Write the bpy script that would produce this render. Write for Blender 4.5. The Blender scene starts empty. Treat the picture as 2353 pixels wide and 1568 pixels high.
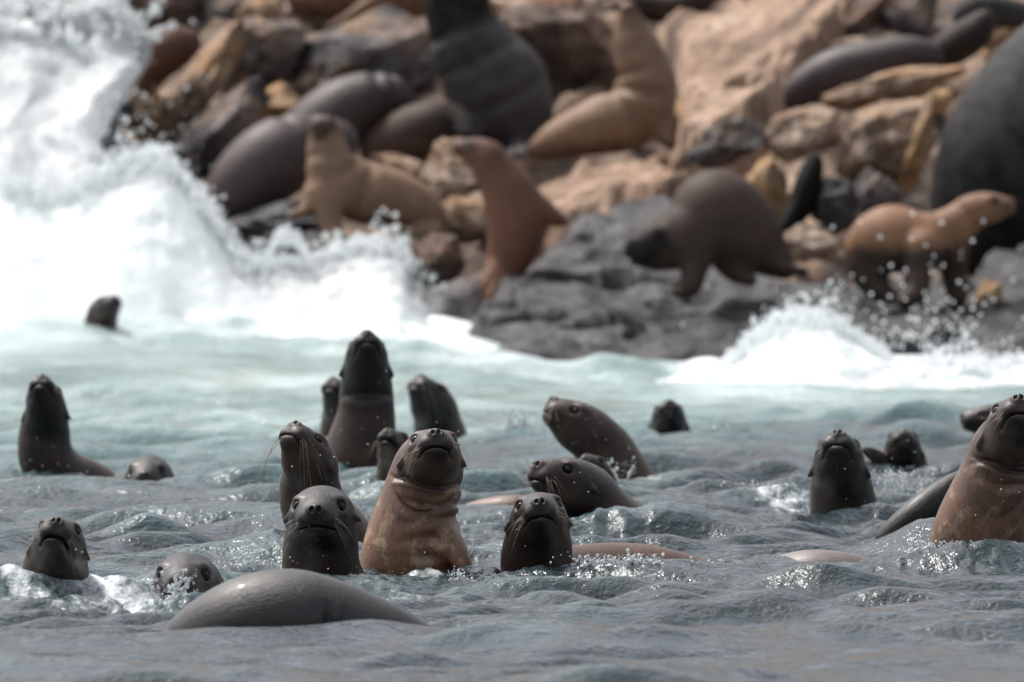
import bpy, math, random
import numpy as np
from mathutils import Vector

# ------------------------------------------------------------------ camera, sky, sun, exposure
sc = bpy.context.scene
C = sc.collection
CAM_H = 1.85
FPX = 26144.0                      # focal length in units of a 2353 px wide picture
TILT = math.atan((784 - 231) / FPX)
cam_d = bpy.data.cameras.new('camera')
cam = bpy.data.objects.new('camera', cam_d)
C.objects.link(cam)
sc.camera = cam
cam.location = (0, 0, CAM_H)
cam.rotation_euler = (math.pi / 2 - TILT, 0, 0)
cam_d.sensor_width = 36
cam_d.lens = 400
cam_d.clip_start = 0.5
cam_d.clip_end = 2000
cam_d.dof.use_dof = True
cam_d.dof.focus_distance = 45.6
cam_d.dof.aperture_fstop = 5.0
cam_d.dof.aperture_blades = 0

SUN_DIR = Vector((-0.38, 0.30, 0.87)).normalized()      # towards the sun
w = bpy.data.worlds.new('World')
sc.world = w
w.use_nodes = True
nt = w.node_tree
bg = nt.nodes['Background']
sky = nt.nodes.new('ShaderNodeTexSky')
sky.sky_type = 'NISHITA'
sky.sun_disc = False
sky.sun_elevation = math.asin(SUN_DIR.z)
sky.sun_rotation = math.atan2(SUN_DIR.x, SUN_DIR.y)
sky.air_density = 1.0
sky.dust_density = 6.0
sky.ozone_density = 1.0
hs = nt.nodes.new('ShaderNodeHueSaturation')
hs.inputs['Saturation'].default_value = 0.38            # thin high haze: a pale sky
nt.links.new(sky.outputs[0], hs.inputs['Color'])
nt.links.new(hs.outputs[0], bg.inputs['Color'])
bg.inputs['Strength'].default_value = 0.15
sl = bpy.data.lights.new('sun', 'SUN')
sl.energy = 2.6
sl.angle = math.radians(5.0)
sl.color = (1.0, 0.975, 0.94)
sun = bpy.data.objects.new('sun', sl)
C.objects.link(sun)
sun.rotation_euler = SUN_DIR.to_track_quat('Z', 'Y').to_euler()
sun.location = (0, 60, 30)
sc.view_settings.view_transform = 'Standard'
sc.view_settings.look = 'None'
sc.view_settings.gamma = 1
sc.view_settings.exposure = 0.5
sc.render.engine = 'CYCLES'
sc.cycles.use_denoising = True
sc.cycles.use_adaptive_sampling = True
sc.cycles.adaptive_threshold = 0.025
sc.cycles.max_bounces = 8
sc.cycles.diffuse_bounces = 4
sc.cycles.glossy_bounces = 4
sc.cycles.transmission_bounces = 6
sc.cycles.volume_bounces = 14
sc.cycles.volume_max_steps = 256
sc.cycles.sample_clamp_indirect = 4.0
sc.cycles.sample_clamp_direct = 12.0

np.seterr(all='ignore')
rng = np.random.default_rng(7)
random.seed(7)

# ------------------------------------------------------------------ helpers
_ct, _st = math.cos(TILT), math.sin(TILT)


def pix(px, py, D):
    """World point seen at (px, py) of a 2353 px wide picture, D metres away along Y."""
    u = (np.asarray(px, float) - 1176.5) / FPX
    v = -(np.asarray(py, float) - 784.0) / FPX
    dy = _ct + v * _st
    dz = -_st + v * _ct
    k = D / dy
    return np.stack(np.broadcast_arrays(u * k, D + 0 * k, CAM_H + dz * k), -1)


def mpp(D):
    return D / FPX


def hash3(ix, iy, iz, seed):
    h = (ix.astype(np.uint32) * np.uint32(374761393) + iy.astype(np.uint32) * np.uint32(668265263)
         + iz.astype(np.uint32) * np.uint32(2147483647 - 58) + np.uint32((seed * 2654435761) & 0xffffffff))
    h = (h ^ (h >> np.uint32(13))) * np.uint32(1274126177)
    h = h ^ (h >> np.uint32(16))
    return (h & np.uint32(0xffff)).astype(np.float32) / 65535.0


def noise3(x, y, z, seed=0):
    """value noise in -1..1"""
    x, y, z = np.broadcast_arrays(np.asarray(x, np.float32), np.asarray(y, np.float32), np.asarray(z, np.float32))
    fx, fy, fz = np.floor(x), np.floor(y), np.floor(z)
    ix, iy, iz = (fx + 5000).astype(np.int64), (fy + 5000).astype(np.int64), (fz + 5000).astype(np.int64)
    tx, ty, tz = x - fx, y - fy, z - fz
    tx = tx * tx * (3 - 2 * tx); ty = ty * ty * (3 - 2 * ty); tz = tz * tz * (3 - 2 * tz)
    r = 0
    for a in (0, 1):
        wx = tx if a else 1 - tx
        for b in (0, 1):
            wy = ty if b else 1 - ty
            for c in (0, 1):
                wz = tz if c else 1 - tz
                r = r + wx * wy * wz * hash3(ix + a, iy + b, iz + c, seed)
    return r * 2 - 1


def fbm(x, y, z, octaves=4, seed=0, gain=0.5):
    r = 0; a = 1.0; s = 1.0; t = 0
    for o in range(octaves):
        r = r + a * noise3(np.asarray(x) * s + 7.3 * o, np.asarray(y) * s, np.asarray(z) * s, seed + o)
        t += a; a *= gain; s *= 2.03
    return r / t


def sstep(a, b, x):
    t = np.clip((np.asarray(x, float) - a) / (b - a), 0, 1)
    return t * t * (3 - 2 * t)


def mesh_obj(name, verts, faces, mat, parent=None, smooth=True, origin=None, attrs=None):
    """verts in world coordinates; faces an (n,k) int array or a list of such arrays."""
    verts = np.asarray(verts, np.float32)
    if origin is None:
        origin = np.zeros(3)
    origin = np.asarray(origin, float)
    v = (verts - origin).astype(np.float32)
    fl = faces if isinstance(faces, list) else [faces]
    fl = [np.asarray(f, np.int32) for f in fl if len(f)]
    me = bpy.data.meshes.new(name)
    nl = sum(f.size for f in fl); nf = sum(len(f) for f in fl)
    me.vertices.add(len(v)); me.vertices.foreach_set('co', v.ravel())
    me.loops.add(nl); me.loops.foreach_set('vertex_index', np.concatenate([f.ravel() for f in fl]))
    me.polygons.add(nf)
    starts = []; off = 0
    for f in fl:
        starts.append(off + np.arange(len(f)) * f.shape[1]); off += f.size
    me.polygons.foreach_set('loop_start', np.concatenate(starts).astype(np.int32))
    me.update(calc_edges=True)
    if attrs:
        for k, a in attrs.items():
            a = np.asarray(a, np.float32)
            if a.ndim == 2:
                at = me.attributes.new(k, 'FLOAT_VECTOR', 'POINT'); at.data.foreach_set('vector', a.ravel())
            else:
                at = me.attributes.new(k, 'FLOAT', 'POINT'); at.data.foreach_set('value', a)
    me.polygons.foreach_set('use_smooth', np.full(nf, smooth, bool))
    me.validate()
    if mat:
        me.materials.append(mat)
    o = bpy.data.objects.new(name, me)
    C.objects.link(o)
    o.location = origin
    if parent:
        o.parent = parent
        o.location = origin - np.array(parent.location)
    return o


def tag(o, label=None, cat=None, group=None, kind=None):
    if label: o['label'] = label
    if cat: o['category'] = cat
    if group: o['group'] = group
    if kind: o['kind'] = kind
    return o


# ------------------------------------------------------------------ materials
def newmat(name):
    m = bpy.data.materials.new(name)
    m.use_nodes = True
    n = m.node_tree
    return m, n, n.nodes['Principled BSDF']


def nd(n, t, **kw):
    x = n.nodes.new(t)
    for k, v in kw.items():
        if k in x.inputs: x.inputs[k].default_value = v
        else: setattr(x, k, v)
    return x


def ramp(n, stops, src=None, interp='LINEAR'):
    r = n.nodes.new('ShaderNodeValToRGB')
    r.color_ramp.interpolation = interp
    el = r.color_ramp.elements
    while len(el) < len(stops): el.new(0.5)
    for e, (p, c) in zip(el, stops):
        e.position = p
        e.color = (*c, 1) if len(c) == 3 else c
    if src is not None: n.links.new(src, r.inputs[0])
    return r


def mathn(n, op, a, b=None, clamp=False):
    x = n.nodes.new('ShaderNodeMath'); x.operation = op; x.use_clamp = clamp
    for i, s in enumerate((a, b)):
        if s is None: continue
        if isinstance(s, (int, float)): x.inputs[i].default_value = s
        else: n.links.new(s, x.inputs[i])
    return x.outputs[0]


def mixc(n, f, a, b, mode='MIX'):
    x = n.nodes.new('ShaderNodeMix'); x.data_type = 'RGBA'; x.blend_type = mode
    for s, i in ((f, 0), (a, 6), (b, 7)):
        if isinstance(s, (int, float)): x.inputs[i].default_value = s
        elif isinstance(s, tuple): x.inputs[i].default_value = (*s, 1)
        else: n.links.new(s, x.inputs[i])
    return x.outputs[2]


def fur_mat(name, dark, tan, pale=None, rough=0.42, coat=0.25, bump=0.25, spec=0.5, coatr=0.28):
    m, n, p = newmat(name)
    tc = nd(n, 'ShaderNodeTexCoord')
    at = nd(n, 'ShaderNodeAttribute', attribute_name='tan')
    n1 = nd(n, 'ShaderNodeTexNoise', Scale=7.0, Detail=5.0, Roughness=0.6)
    n.links.new(tc.outputs['Object'], n1.inputs['Vector'])
    f = mathn(n, 'ADD', at.outputs['Fac'], mathn(n, 'MULTIPLY', mathn(n, 'SUBTRACT', n1.outputs['Fac'], 0.5), 0.9), True)
    col = mixc(n, f, dark, tan)
    if pale:
        n3 = nd(n, 'ShaderNodeTexNoise', Scale=11.0, Detail=6.0, Roughness=0.65)
        mp = nd(n, 'ShaderNodeMapping'); mp.inputs['Location'].default_value = (3.1, 1.7, 0.4)
        n.links.new(tc.outputs['Object'], mp.inputs[0]); n.links.new(mp.outputs[0], n3.inputs['Vector'])
        r = ramp(n, [(0.53, (0, 0, 0)), (0.63, (1, 1, 1))], n3.outputs['Fac'])
        g = mathn(n, 'MULTIPLY', r.outputs[0], mathn(n, 'MULTIPLY', at.outputs['Fac'], 0.8), True)
        col = mixc(n, g, col, pale)
    fa = nd(n, 'ShaderNodeAttribute', attribute_name='furco')
    n2 = nd(n, 'ShaderNodeTexNoise', Scale=55.0, Detail=5.0, Roughness=0.7)
    n.links.new(fa.outputs['Vector'], n2.inputs['Vector'])
    r2 = ramp(n, [(0.3, (0.62, 0.62, 0.62)), (0.7, (1.25, 1.22, 1.2))], n2.outputs['Fac'])
    col = mixc(n, 1.0, col, r2.outputs[0], 'MULTIPLY')
    n.links.new(col, p.inputs['Base Color'])
    rr = nd(n, 'ShaderNodeMapRange'); rr.inputs[3].default_value = rough - 0.2; rr.inputs[4].default_value = rough + 0.2
    n.links.new(n2.outputs['Fac'], rr.inputs[0]); n.links.new(rr.outputs[0], p.inputs['Roughness'])
    p.inputs['Coat Weight'].default_value = coat
    p.inputs['Coat Roughness'].default_value = coatr
    p.inputs['Specular IOR Level'].default_value = spec
    n4 = nd(n, 'ShaderNodeTexNoise', Scale=190.0, Detail=3.0, Roughness=0.6)
    n.links.new(tc.outputs['Object'], n4.inputs['Vector'])
    hsum = mathn(n, 'ADD', mathn(n, 'MULTIPLY', n2.outputs['Fac'], 1.0), mathn(n, 'MULTIPLY', n4.outputs['Fac'], 0.5))
    b = nd(n, 'ShaderNodeBump', Strength=bump, Distance=0.004)
    n.links.new(hsum, b.inputs['Height']); n.links.new(b.outputs[0], p.inputs['Normal'])
    return m


WET = fur_mat('wet_dark_fur', (0.009, 0.0066, 0.0057), (0.10, 0.049, 0.030), rough=0.40, coat=0.12, bump=1.0, spec=0.36)
PEACH = fur_mat('wet_tan_fur', (0.018, 0.011, 0.0085), (0.225, 0.112, 0.063), pale=(0.42, 0.31, 0.20), coat=0.2, bump=0.8, spec=0.4)
GREYBACK = fur_mat('wet_grey_fur', (0.020, 0.019, 0.0185), (0.062, 0.056, 0.053), rough=0.40, coat=0.18, bump=1.0, spec=0.4, coatr=0.14)
AWASH = fur_mat('awash_fur', (0.10, 0.06, 0.042), (0.22, 0.13, 0.085), rough=0.5, coat=0.08, bump=0.6, spec=0.35)
PALEBACK = fur_mat('pale_wet_fur', (0.075, 0.055, 0.047), (0.27, 0.24, 0.225), rough=0.5, coat=0.08, bump=0.6, spec=0.35)
DRYTAN = fur_mat('dry_tan_fur', (0.030, 0.020, 0.015), (0.225, 0.118, 0.066), rough=0.62, coat=0.0, bump=0.3, spec=0.25)
DRYPALE = fur_mat('dry_pale_fur', (0.05, 0.033, 0.024), (0.285, 0.178, 0.115), rough=0.62, coat=0.0, bump=0.3, spec=0.25)
REDBROWN = fur_mat('red_brown_fur', (0.030, 0.017, 0.012), (0.16, 0.072, 0.043), rough=0.6, coat=0.0, spec=0.25)
PURPLE = fur_mat('wet_umber_fur', (0.016, 0.012, 0.0125), (0.078, 0.055, 0.055), rough=0.55, coat=0.03, bump=0.6, spec=0.3)
BULL = fur_mat('dark_bull_fur', (0.006, 0.0056, 0.0056), (0.095, 0.092, 0.094), rough=0.7, coat=0.0, bump=0.6, spec=0.10)
DARKBROWN = fur_mat('dark_brown_fur', (0.012, 0.0095, 0.009), (0.085, 0.054, 0.042), rough=0.62, coat=0.0, bump=0.6, spec=0.18)

EYE, _n, _p = newmat('eye')
_p.inputs['Base Color'].default_value = (0.008, 0.007, 0.007, 1)
_p.inputs['Roughness'].default_value = 0.12
_p.inputs['Specular IOR Level'].default_value = 0.18
WHISK, _n, _p = newmat('whisker')
_p.inputs['Base Color'].default_value = (0.20, 0.15, 0.11, 1)
_p.inputs['Roughness'].default_value = 0.4


def rock_mat(name, a, b, c, stain=None, scale=1.0, wet=0.0, relief=0.08):
    m, n, p = newmat(name)
    tc = nd(n, 'ShaderNodeTexCoord')
    n1 = nd(n, 'ShaderNodeTexNoise', Scale=3.2 * scale, Detail=7.0, Roughness=0.62)
    n2 = nd(n, 'ShaderNodeTexNoise', Scale=11.0 * scale, Detail=5.0, Roughness=0.65)
    vo = nd(n, 'ShaderNodeTexVoronoi', Scale=5.0 * scale); vo.feature = 'DISTANCE_TO_EDGE'
    for x in (n1, n2, vo): n.links.new(tc.outputs['Object'], x.inputs['Vector'])
    r = ramp(n, [(0.30, a), (0.5, b), (0.70, c)], n1.outputs['Fac'])
    col = mixc(n, 1.0, r.outputs[0], ramp(n, [(0.3, (0.55, 0.55, 0.55)), (0.7, (1.3, 1.28, 1.25))], n2.outputs['Fac']).outputs[0], 'MULTIPLY')
    if stain:
        n3 = nd(n, 'ShaderNodeTexNoise', Scale=2.1 * scale, Detail=4.0)
        mp = nd(n, 'ShaderNodeMapping'); mp.inputs['Location'].default_value = (5, 2, 9)
        n.links.new(tc.outputs['Object'], mp.inputs[0]); n.links.new(mp.outputs[0], n3.inputs['Vector'])
        col = mixc(n, ramp(n, [(0.5, (0, 0, 0)), (0.64, (0.85, 0.85, 0.85))], n3.outputs['Fac']).outputs[0], col, stain)
    n.links.new(col, p.inputs['Base Color'])
    p.inputs['Specular IOR Level'].default_value = 0.28
    rr = nd(n, 'ShaderNodeMapRange'); rr.inputs[3].default_value = 0.75 - 0.45 * wet; rr.inputs[4].default_value = 0.95 - 0.4 * wet
    n.links.new(n2.outputs['Fac'], rr.inputs[0]); n.links.new(rr.outputs[0], p.inputs['Roughness'])
    hh = mathn(n, 'ADD', mathn(n, 'MULTIPLY', n1.outputs['Fac'], 1.0), mathn(n, 'MULTIPLY', n2.outputs['Fac'], 0.4))
    hh = mathn(n, 'ADD', hh, mathn(n, 'MULTIPLY', mathn(n, 'MINIMUM', vo.outputs['Distance'], 0.08), 2.0))
    bm = nd(n, 'ShaderNodeBump', Strength=0.8, Distance=relief)
    n.links.new(hh, bm.inputs['Height']); n.links.new(bm.outputs[0], p.inputs['Normal'])
    return m


TANROCK = rock_mat('tan_rock', (0.05, 0.034, 0.026), (0.24, 0.165, 0.117), (0.50, 0.395, 0.305), stain=(0.34, 0.185, 0.085))
PALEROCK = rock_mat('pale_rock', (0.075, 0.053, 0.041), (0.27, 0.20, 0.152), (0.52, 0.43, 0.35), stain=(0.27, 0.165, 0.095))
GREYROCK = rock_mat('grey_rock', (0.022, 0.0195, 0.020), (0.085, 0.075, 0.077), (0.27, 0.245, 0.235), stain=(0.22, 0.145, 0.095))
BROWNROCK = rock_mat('brown_rock', (0.024, 0.018, 0.015), (0.095, 0.067, 0.053), (0.24, 0.18, 0.145), stain=(0.14, 0.06, 0.03))
OCHREROCK = rock_mat('ochre_rock', (0.15, 0.088, 0.045), (0.35, 0.215, 0.11), (0.46, 0.32, 0.19), stain=(0.16, 0.115, 0.08))
BASALT = rock_mat('wet_basalt', (0.008, 0.0078, 0.0085), (0.034, 0.033, 0.035), (0.078, 0.076, 0.079), scale=0.8, wet=0.55, relief=0.05)

# white water
FOAM, _n, _p = newmat('white_water')
_tc = nd(_n, 'ShaderNodeTexCoord')
_n1 = nd(_n, 'ShaderNodeTexNoise', Scale=9.0, Detail=6.0, Roughness=0.65)
_n.links.new(_tc.outputs['Object'], _n1.inputs['Vector'])
_n2 = nd(_n, 'ShaderNodeTexNoise', Scale=1.8, Detail=3.0)
_n.links.new(_tc.outputs['Object'], _n2.inputs['Vector'])
_r = ramp(_n, [(0.36, (0.76, 0.805, 0.81)), (0.58, (0.90, 0.912, 0.92))], mathn(_n, 'ADD', mathn(_n, 'MULTIPLY', _n1.outputs['Fac'], 0.4), mathn(_n, 'MULTIPLY', _n2.outputs['Fac'], 0.6)))
_n.links.new(_r.outputs[0], _p.inputs['Base Color'])
_p.inputs['Roughness'].default_value = 0.6
_b = nd(_n, 'ShaderNodeBump', Strength=0.25, Distance=0.04)
_n.links.new(_n1.outputs['Fac'], _b.inputs['Height']); _n.links.new(_b.outputs[0], _p.inputs['Normal'])
_tr = nd(_n, 'ShaderNodeBsdfTranslucent'); _n.links.new(_r.outputs[0], _tr.inputs['Color'])
_mx = nd(_n, 'ShaderNodeMixShader'); _mx.inputs[0].default_value = 0.5
_n.links.new(_p.outputs[0], _mx.inputs[1]); _n.links.new(_tr.outputs[0], _mx.inputs[2])
_n.links.new(_mx.outputs[0], _n.nodes['Material Output'].inputs['Surface'])
DROP, _n, _p = newmat('water_drop')
_p.inputs['Base Color'].default_value = (0.86, 0.88, 0.89, 1)
_p.inputs['Roughness'].default_value = 0.12
CLEAR, _n, _p = newmat('clear_splash')
_p.inputs['Base Color'].default_value = (0.80, 0.84, 0.85, 1)
_p.inputs['Roughness'].default_value = 0.06
_p.inputs['IOR'].default_value = 1.333
_p.inputs['Transmission Weight'].default_value = 0.45

# sea
SEA, n, p = newmat('sea_water')
tc = nd(n, 'ShaderNodeTexCoord')
milk = nd(n, 'ShaderNodeAttribute', attribute_name='milk')
foam = nd(n, 'ShaderNodeAttribute', attribute_name='foam')
wn = nd(n, 'ShaderNodeTexNoise', Scale=1.6, Detail=5.0, Roughness=0.6)
n.links.new(tc.outputs['Object'], wn.inputs['Vector'])
mk = mathn(n, 'ADD', milk.outputs['Fac'], mathn(n, 'MULTIPLY', mathn(n, 'SUBTRACT', wn.outputs['Fac'], 0.5), 0.5), True)
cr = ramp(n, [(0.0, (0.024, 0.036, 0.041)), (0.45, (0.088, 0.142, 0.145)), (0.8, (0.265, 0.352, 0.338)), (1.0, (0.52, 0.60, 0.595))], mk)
fn = nd(n, 'ShaderNodeTexNoise', Scale=14.0, Detail=7.0, Roughness=0.72)
mpf = nd(n, 'ShaderNodeMapping'); mpf.inputs['Scale'].default_value = (1, 0.35, 1)
n.links.new(tc.outputs['Object'], mpf.inputs[0]); n.links.new(mpf.outputs[0], fn.inputs['Vector'])
fm = mathn(n, 'ADD', foam.outputs['Fac'], mathn(n, 'SUBTRACT', fn.outputs['Fac'], 0.5))
fm = ramp(n, [(0.36, (0, 0, 0)), (0.70, (1, 1, 1))], fm).outputs[0]
n.links.new(mixc(n, fm, cr.outputs[0], (0.76, 0.80, 0.81)), p.inputs['Base Color'])
rg = nd(n, 'ShaderNodeMapRange'); rg.inputs[3].default_value = 0.075; rg.inputs[4].default_value = 0.6
n.links.new(fm, rg.inputs[0]); n.links.new(rg.outputs[0], p.inputs['Roughness'])
p.inputs['IOR'].default_value = 1.333
r1 = nd(n, 'ShaderNodeTexNoise', Scale=9.0, Detail=4.0, Roughness=0.55)
r2 = nd(n, 'ShaderNodeTexNoise', Scale=34.0, Detail=3.0, Roughness=0.55)
n.links.new(tc.outputs['Object'], r1.inputs['Vector']); n.links.new(tc.outputs['Object'], r2.inputs['Vector'])
hh = mathn(n, 'ADD', mathn(n, 'MULTIPLY', r1.outputs['Fac'], 1.0), mathn(n, 'MULTIPLY', r2.outputs['Fac'], 0.42))
bm = nd(n, 'ShaderNodeBump', Strength=0.6, Distance=0.034)
n.links.new(hh, bm.inputs['Height']); n.links.new(bm.outputs[0], p.inputs['Normal'])

# ------------------------------------------------------------------ the sea
# places where bodies break the surface: (px, waterline py, D, half width m)
BODIES = [(100, 1090, 56), (340, 1105, 55), (130, 1360, 43), (430, 1365, 42.8), (735, 1320, 44.6), (700, 1215, 47.2),
          (955, 1310, 45.5), (1235, 1300, 45.3), (1320, 1190, 50), (1400, 1110, 56), (1935, 1170, 51), (2075, 1090, 56.5),
          (2250, 1245, 46.6), (840, 1075, 57), (1005, 1015, 62), (1535, 1000, 62), (1365, 1095, 53.5), (905, 1110, 53)]
_comp = []
_r = np.random.default_rng(11)
for lam, amp, cnt in ((3.4, 0.013, 3), (1.9, 0.011, 4), (1.1, 0.0120, 6), (0.65, 0.0085, 7), (0.38, 0.0036, 7), (0.24, 0.0014, 7)):
    for i in range(cnt):
        th = _r.normal(-1.25, 0.55)
        l = lam * _r.uniform(0.8, 1.25)
        _comp.append((2 * math.pi / l * math.cos(th), 2 * math.pi / l * math.sin(th), amp * _r.uniform(0.7, 1.3), _r.uniform(0, 6.28), l))


def gauss(x, y, px, D, sx, sy, h):
    cx = (px - 1176.5) / FPX * D
    return h * np.exp(-((x - cx) / sx) ** 2 - ((y - D) / sy) ** 2)


LEVEL = []


def water_z(x, y, small=True, fix=True):
    x = np.asarray(x, float); y = np.asarray(y, float)
    wx = x + 0.12 * np.sin(y * 0.9 + 0.6 * x); wy = y + 0.25 * np.sin(x * 1.3 + 0.4 * y)
    env = 0.85 + 0.75 * noise3(x * 0.45, y * 0.22, 0, 31)
    env = env * (0.62 + 0.38 * sstep(39, 43, y))
    z = np.zeros(np.broadcast(x, y).shape)
    for kx, ky, a, ph, l in _comp:
        s = np.sin(kx * wx + ky * wy + ph)
        z = z + a * (s + 0.55 * (s * s - 0.5)) * (env if l < 1.5 else 1)
    pxx = 1176.5 + x / np.maximum(y, 20) * FPX
    # the swell that breaks on the rocks
    z = z + (0.19 + 0.16 * sstep(1000, 0, pxx)) * sstep(67, 79.5, y) * (1 - sstep(900, 1350, pxx))
    z = z + gauss(x, y, 1400, 75.5, 0.30, 0.9, 0.10) + gauss(x, y, 1270, 76, 0.5, 1.2, 0.04)
    z = z - 0.040 * sstep(54, 46, y) - 0.018 * sstep(62, 55, y)
    # crests in front of the group
    z = z + gauss(x, y, 1090, 43.9, 0.16, 0.35, 0.055) + gauss(x, y, 130, 42.4, 0.25, 0.4, 0.02)
    z = z + gauss(x, y, 1750, 52.0, 0.22, 0.5, 0.05) + gauss(x, y, 1180, 60.5, 0.9, 1.2, 0.05) + gauss(x, y, 1600, 60.0, 0.8, 1.2, 0.045)
    for px, py, D in BODIES:
        cx = (px - 1176.5) / FPX * D
        r = np.sqrt((x - cx) ** 2 + (y - D) ** 2)
        z = z + 0.008 * np.cos(2 * math.pi * r / 0.17) * np.exp(-r / 0.4) * (r > 0.05)
    if fix:
        for cx, cy, dz in LEVEL:
            z = z + dz * np.exp(-((x - cx) / 0.24) ** 2 - ((y - cy) / 0.55) ** 2)
    if small:
        z = z + 0.036 * churn(x, y) * (0.25 - np.abs(fbm(x * 7, y * 4.5, 0, 4, 77, 0.6))) * 1.6
    return z


def settle():
    """shape the near chop so that every floating body is wetted to its own water line"""
    for it in range(5):
        new = []
        for px, py, D in BODIES + [(520, 1440, 40.2), (660, 1440, 40.2), (800, 1425, 40.3), (2150, 1190, 47.5), (1380, 1288, 45.3), (1880, 1292, 46.0)]:
            if D > 63: continue
            cx = (px - 1176.5) / FPX * D
            yy = np.linspace(D - 4.0, D - 0.08, 60)
            z = water_z(cx * yy / D, yy)
            ang = (z - CAM_H) / yy
            k = int(np.argmax(ang))
            want = (float(pix(px, py, D)[2]) - CAM_H) / D
            dz = (want - ang[k]) * yy[k]
            new.append((cx * yy[k] / D, yy[k], 0.8 * dz))
        LEVEL.extend(new)


def churn(x, y):
    """where the animals thrash the surface"""
    c = 0
    for px, py, D in BODIES:
        cx = (px - 1176.5) / FPX * D
        c = c + 0.9 * np.exp(-((x - cx - 0.05) / 0.45) ** 2 - ((y - D + 0.1) / 1.0) ** 2)
    for px, D, sx, sy in ((250, 41.8, .3, .5), (900, 43.2, .6, .5), (1500, 46.5, .6, .8), (2100, 45.6, .5, .6), (1750, 52, .3, .8), (1200, 49, .8, 1), (600, 45, .3, .5)):
        c = c + gauss(x, y, px, D, sx, sy, 1.0)
    return np.clip(c, 0, 1.3)


settle()


def axis_x():
    core = np.linspace(-1, 1, 430)
    return core


rows = [29.0]
while rows[-1] < 84:
    rows.append(rows[-1] + (0.026 + 0.022 * (rows[-1] - 30) / 50))
rows = np.array(rows)
u = axis_x()
Yc, Uc = np.meshgrid(rows, u, indexing='ij')
halfw = 0.045 * Yc * 1.28 + 0.5
Xc = Uc * halfw
Zc = water_z(Xc, Yc)
pxc = 1176.5 + Xc / Yc * FPX
# how milky with air the water is, and where foam floats on it
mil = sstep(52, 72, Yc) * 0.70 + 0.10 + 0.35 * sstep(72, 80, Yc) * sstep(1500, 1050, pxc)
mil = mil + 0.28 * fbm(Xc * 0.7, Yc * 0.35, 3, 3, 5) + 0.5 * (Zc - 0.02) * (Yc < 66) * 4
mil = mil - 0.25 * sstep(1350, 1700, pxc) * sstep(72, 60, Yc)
fo = 0.06 + 0.62 * sstep(76.0, 82.0, Yc - 0.0015 * np.abs(pxc - 500) + 2.2 * fbm(Xc * 0.9, Yc * 0.5, 8, 4, 19)) * sstep(1180, 1060, pxc)
fo = fo + 0.46 * sstep(1450, 1650, pxc) * sstep(69.8, 73.6, Yc + 2.6 * fbm(Xc * 1.2, Yc * .4, 0, 4, 9))
fo = fo + 0.22 * sstep(68, 80, Yc) * (0.5 + fbm(Xc * 0.8, Yc * 0.25, 1, 3, 12))
fo = fo + 0.38 * np.clip(churn(Xc, Yc), 0, 1) * (0.55 + 0.9 * fbm(Xc * 2.2, Yc * 1.2, 5, 3, 15))
fo = fo + gauss(Xc, Yc, 1750, 52, 0.16, 0.5, 0.35) + gauss(Xc, Yc, 440, 55.5, 0.25, 0.6, 0.4) + gauss(Xc, Yc, 1400, 55.2, .25, .5, 0.3)
for bpx, bpy_, bD in BODIES:
    rb = np.hypot(Xc - (bpx - 1176.5) / FPX * bD, Yc - bD)
    fo = fo + 0.30 * np.exp(-((rb - 0.19) / 0.07) ** 2) * (0.55 + 0.9 * noise3(Xc * 9, Yc * 6, 0, 88))
nr, ncol = Yc.shape
idx = np.arange(nr * ncol).reshape(nr, ncol)
quads = np.stack([idx[:-1, :-1], idx[:-1, 1:], idx[1:, 1:], idx[1:, :-1]], -1).reshape(-1, 4)
# outer skirt reaching far away on all sides
ring = np.concatenate([idx[0, :], idx[1:, -1], idx[-1, -2::-1], idx[-2:0:-1, 0]])
V = np.stack([Xc, Yc, Zc], -1).reshape(-1, 3)
cen = np.array([0, 56.0])
outer = []
for k, (sxy, zz) in enumerate(((1.6, 0.0), (6, 0.0), (40, 0.0))):
    pts = V[ring].copy()
    d2 = pts[:, :2] - cen
    if k == 0:
        pts[:, 0] = cen[0] + d2[:, 0] * 1.6; pts[:, 1] = cen[1] + d2[:, 1] * 1.15
    else:
        ang = np.arctan2(d2[:, 1] / 28, d2[:, 0] / 4)
        pts[:, 0] = cen[0] + np.cos(ang) * (60 if k == 1 else 900)
        pts[:, 1] = cen[1] + np.sin(ang) * (70 if k == 1 else 900)
    pts[:, 2] = zz
    outer.append(pts)
n0 = len(V); L = len(ring)
allv = np.concatenate([V] + outer)
rings = [ring] + [n0 + k * L + np.arange(L) for k in range(3)]
sk = []
for a, b in zip(rings[:-1], rings[1:]):
    sk.append(np.stack([a, b, np.roll(b, -1), np.roll(a, -1)], -1))
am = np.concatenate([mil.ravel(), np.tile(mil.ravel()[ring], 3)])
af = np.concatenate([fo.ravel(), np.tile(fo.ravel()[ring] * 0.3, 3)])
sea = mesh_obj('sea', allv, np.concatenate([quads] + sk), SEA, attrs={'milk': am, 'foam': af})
tag(sea, 'grey green choppy sea, milky turquoise towards the rocks', kind='structure')


# ------------------------------------------------------------------ rocks
def dprof(py):
    return 79 + 12 * (840 - py) / 840.0


def base_z(D):
    py = 840 - (D - 79) * 70
    return CAM_H - (py - 231) / FPX * D


gx = np.linspace(-9, 9, 260)
gy = np.concatenate([np.linspace(74, 95, 260), np.linspace(95.4, 130, 25)])
GY, GX = np.meshgrid(gy, gx, indexing='ij')
pxg = 1176.5 + GX / GY * FPX
GZ = base_z(np.minimum(GY, 93)) + np.clip(GY - 93, 0, None) * 0.42 - 0.24
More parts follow.
